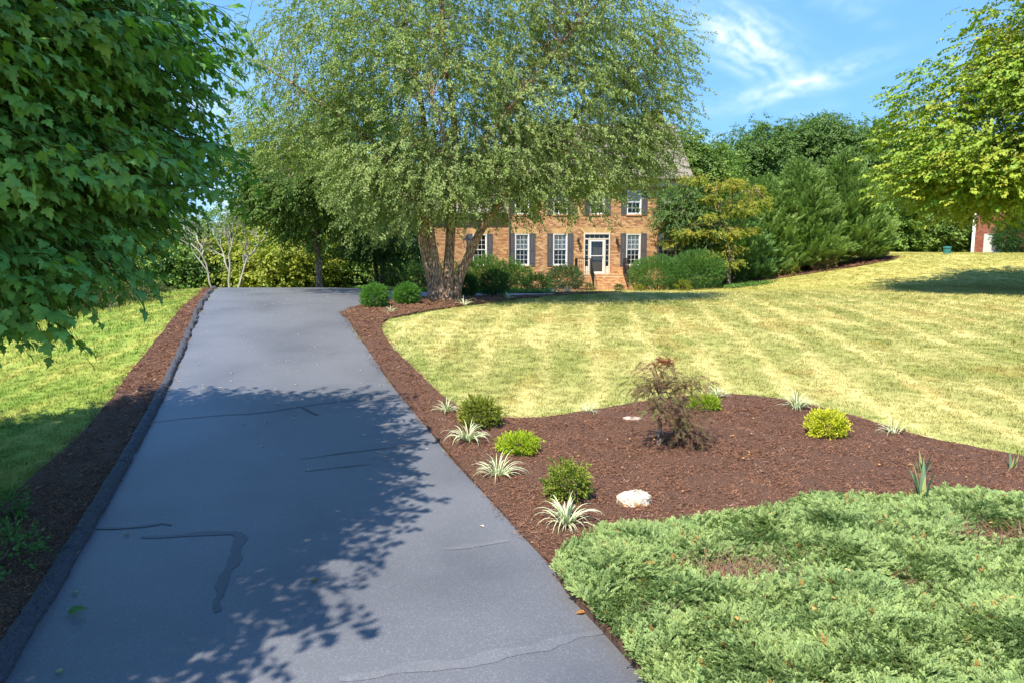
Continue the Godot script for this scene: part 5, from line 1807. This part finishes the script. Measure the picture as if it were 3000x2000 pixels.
func rock(called: String, label: String, at: Vector3, r: Vector3, seed_: int, pale: Color, stain: Color) -> void:
	# a lump cut by a few flat fracture planes, then roughened
	var f := nz(seed_, 1.3, 4)
	rng.seed = seed_
	var cuts := [[Vector3(-.55, .8, .2).normalized(), .62], [Vector3(.5, .85, .15).normalized(), .70], [Vector3(-.1, .5, .86).normalized(), .66], [Vector3(.95, .1, .3).normalized(), .80], [Vector3(-.8, .1, .6).normalized(), .82], [Vector3(.35, .3, .88).normalized(), .74], [Vector3(0, .6, -.8).normalized(), .7]]
	var mb := MB.new()
	var grid := []
	for j in 21:
		var row := []
		for i in 33:
			var a := TAU * (i % 32) / 32
			var b := PI * j / 20 - PI * .5
			var d := Vector3(cos(a) * cos(b), sin(b), sin(a) * cos(b))
			var k := 1.0
			for c in cuts:
				var t: float = d.dot(c[0])
				if t > 0.05: k = minf(k, c[1] / t)
			k *= 1.0 + .16 * f.get_noise_3dv(d * 1.1) + .05 * f.get_noise_3dv(d * 3.5)
			row.append(d * k * r + UP * r.y * .5)
		grid.append(row)
	for j in 20:
		for i in 32:
			var m: Vector3 = (grid[j][i] + grid[j + 1][i + 1]) * .5
			var s := clampf((f.get_noise_3dv(m * 11.0) * .9 + .30 - m.y / (r.y * 1.1)) * 3.0, 0, 1)
			mb.quad(grid[j][i], grid[j + 1][i], grid[j + 1][i + 1], grid[j][i + 1], pale.lerp(stain, s))
	var o := top(called, mb.done(M.rock))
	o.position = at
	tag(o, label, "rock")

func small_things() -> void:
	rock("rock", "white angular rock stained rusty at its base beside the juniper", G(1.27, 6.80, .03), Vector3(.19, .115, .14), 33, Color(.62, .57, .49), Color(.46, .25, .09))
	rock("flat_stone", "flat grey stone half buried behind the japanese maple", G(1.78, 9.95, .03), Vector3(.16, .045, .1), 38, Color(.5, .42, .38), Color(.3, .17, .12))
	# lamp post
	var lp := thing("lamp_post", "dark green lamp post with lantern behind the birch", "lamp post", G(-2.0, 30.6))
	var pm := MB.new()
	pm.lathe(Vector3.ZERO, [Vector2(.09, -.1), Vector2(.09, .12), Vector2(.045, .2), Vector2(.038, 1.85), Vector2(.06, 1.9), Vector2(.03, 1.96)], 10, Color.WHITE)
	pm.tube([Vector3(-.2, 1.62, 0), Vector3(.2, 1.62, 0)], [.014, .014], 6, Color.WHITE)
	part("post", pm.done(mat(Color(.03, .05, .045), .5)), lp)
	var lm := MB.new()
	lm.lathe(Vector3(0, 1.96, 0), [Vector2(.03, 0), Vector2(.1, .03)], 4, Color.WHITE)
	lm.lathe(Vector3(0, 1.96, 0), [Vector2(.2, .38), Vector2(.05, .52), Vector2(.015, .6)], 4, Color.WHITE)
	for k in 4:
		var a := TAU * k / 4
		lm.tube([Vector3(cos(a) * .1, 1.99, sin(a) * .1), Vector3(cos(a) * .17, 2.34, sin(a) * .17)], [.01, .01], 4, Color.WHITE)
	var lan := part("lantern", lm.done(M.iron), lp)
	var gm := MB.new()
	gm.lathe(Vector3(0, 1.99, 0), [Vector2(.09, 0), Vector2(.16, .35)], 4, Color.WHITE)
	part("lantern_glass", gm.done(M.glass), lan)
	# utility pedestal
	var up := thing("utility_pedestal", "teal green utility pedestal standing on the sloping lawn", "utility box", G(29.1, 46.0))
	var um := MB.new()
	um.lathe(Vector3.ZERO, [Vector2(.23, -.2), Vector2(.23, .38)], 18, Color.WHITE)
	part("body", um.done(M.teal), up)
	var ul := MB.new()
	ul.lathe(Vector3.ZERO, [Vector2(.23, .36), Vector2(.26, .37), Vector2(.26, .45), Vector2(.22, .48), Vector2(.0, .50)], 18, Color.WHITE)
	part("lid", ul.done(M.teal), up)
	# fallen leaves
	rng.seed = 1001
	var ml := MB.new()
	add_maple_leaf(ml, Vector3(-.05, .035, 0), Vector3(1, .1, 0), UP, .12, Color(.10, .26, .04))
	var fl := top("fallen_leaf", ml.done(M.leaf))
	fl.position = G(-3.14, 4.68, .03)
	fl.rotation.y = .6
	tag(fl, "green maple leaf lying on the shaded asphalt", "leaf", "fallen leaves on the driveway")
	for e in [[.56, 4.9, "orange leaf lying at the juniper's edge on the asphalt", Color(.55, .25, .05)], [.50, 4.68, "curled orange leaf on the asphalt by the juniper", Color(.50, .22, .06)], [-1.57, 5.19, "small tan leaf on the sunny asphalt near the shadow", Color(.6, .38, .12)], [-3.36, 4.98, "pale dry leaf beside the kerb on the shaded asphalt", Color(.5, .5, .35)], [-2.82, 3.98, "pale dry leaf on the shaded asphalt near the fallen maple leaf", Color(.5, .45, .28)], [-3.57, 6.07, "small pale leaf near the tar line by the kerb", Color(.5, .45, .38)]]:
		var mb := MB.new()
		add_leaf(mb, Vector3(-.03, .006, 0), Vector3(1, .15, 0), (UP + rdir() * .3).normalized(), rf(.05, .075), .04, e[3], .3)
		add_leaf(mb, Vector3(-.03, .007, 0), Vector3(.8, .2, .6), UP, rf(.03, .05), .025, e[3], .3)
		var q := top("fallen_leaf", mb.done(M.leaf))
		q.position = G(e[0], e[1], .032)
		q.rotation.y = rf(0, TAU)
		tag(q, e[2], "leaf", "fallen leaves on the driveway")
	var lt := MB.new()
	add_leaf(lt, Vector3(-.03, .004, 0), Vector3(1, .12, 0), UP, .06, .035, Color.WHITE, .25)
	var lm2 := lt.done(M.chip)
	var xf := []
	var cl := PackedColorArray()
	for k in 420:
		var d := 6.0 + 22.0 * pow(rng.randf(), .55)
		var x := rf(edge_left(d) + .1, edge_right(d) - .1 + (4.0 if d > 22 else 0.0))
		if not Geometry2D.is_point_in_polygon(Vector2(x, d), drive): continue
		xf.append(Transform3D(Basis(UP, rf(0, TAU)).scaled(Vector3.ONE * rf(.4, 1.1)), G(x, d, .032)))
		cl.append(Color(.62, .58, .45).lerp(Color(.5, .35, .12), rng.randf() * .5))
	for k in 900:      # birch leaves dropped on the bed below the tree
		var p := Vector2(rf(-4.6, .5), rf(17.5, 24.0))
		if not Geometry2D.is_point_in_polygon(p, bed): continue
		xf.append(Transform3D(Basis(UP, rf(0, TAU)).scaled(Vector3.ONE * rf(.5, 1.0)), G(p.x, p.y, .085)))
		cl.append(Color(.62, .45, .10).lerp(Color(.5, .42, .25), rng.randf()))
	for k in 70:
		var p := Vector2(rf(.3, 5.5), rf(2.6, 10.0))
		if not Geometry2D.is_point_in_polygon(p, bed): continue
		var y := .09
		if Geometry2D.is_point_in_polygon(p, juniper): y = .10 + jun_h(p.x, p.y)
		xf.append(Transform3D(Basis(UP, rf(0, TAU)).scaled(Vector3.ONE * rf(.6, 1.1)), G(p.x, p.y, y)))
		cl.append(Color(.58, .26, .06).lerp(Color(.5, .36, .16), rng.randf()))
	var litter := many("leaf_litter", lm2, xf, cl, self)
	tag(litter, "scattered small dry leaves on the asphalt and beds", "leaf litter", "", "stuff")

func _ready() -> void:
	make_light()
	make_materials()
	outlines()
	make_ground()
	print("ground ", Time.get_ticks_msec())
	make_house()
	make_neighbour()
	print("houses ", Time.get_ticks_msec())
	plant_trees()
	japanese_maple()
	plant_beds()
	print("plants ", Time.get_ticks_msec())
	juniper_mat()
	small_things()
	ivy_cover()
	chips()
	grass()
	print("done ", Time.get_ticks_msec())
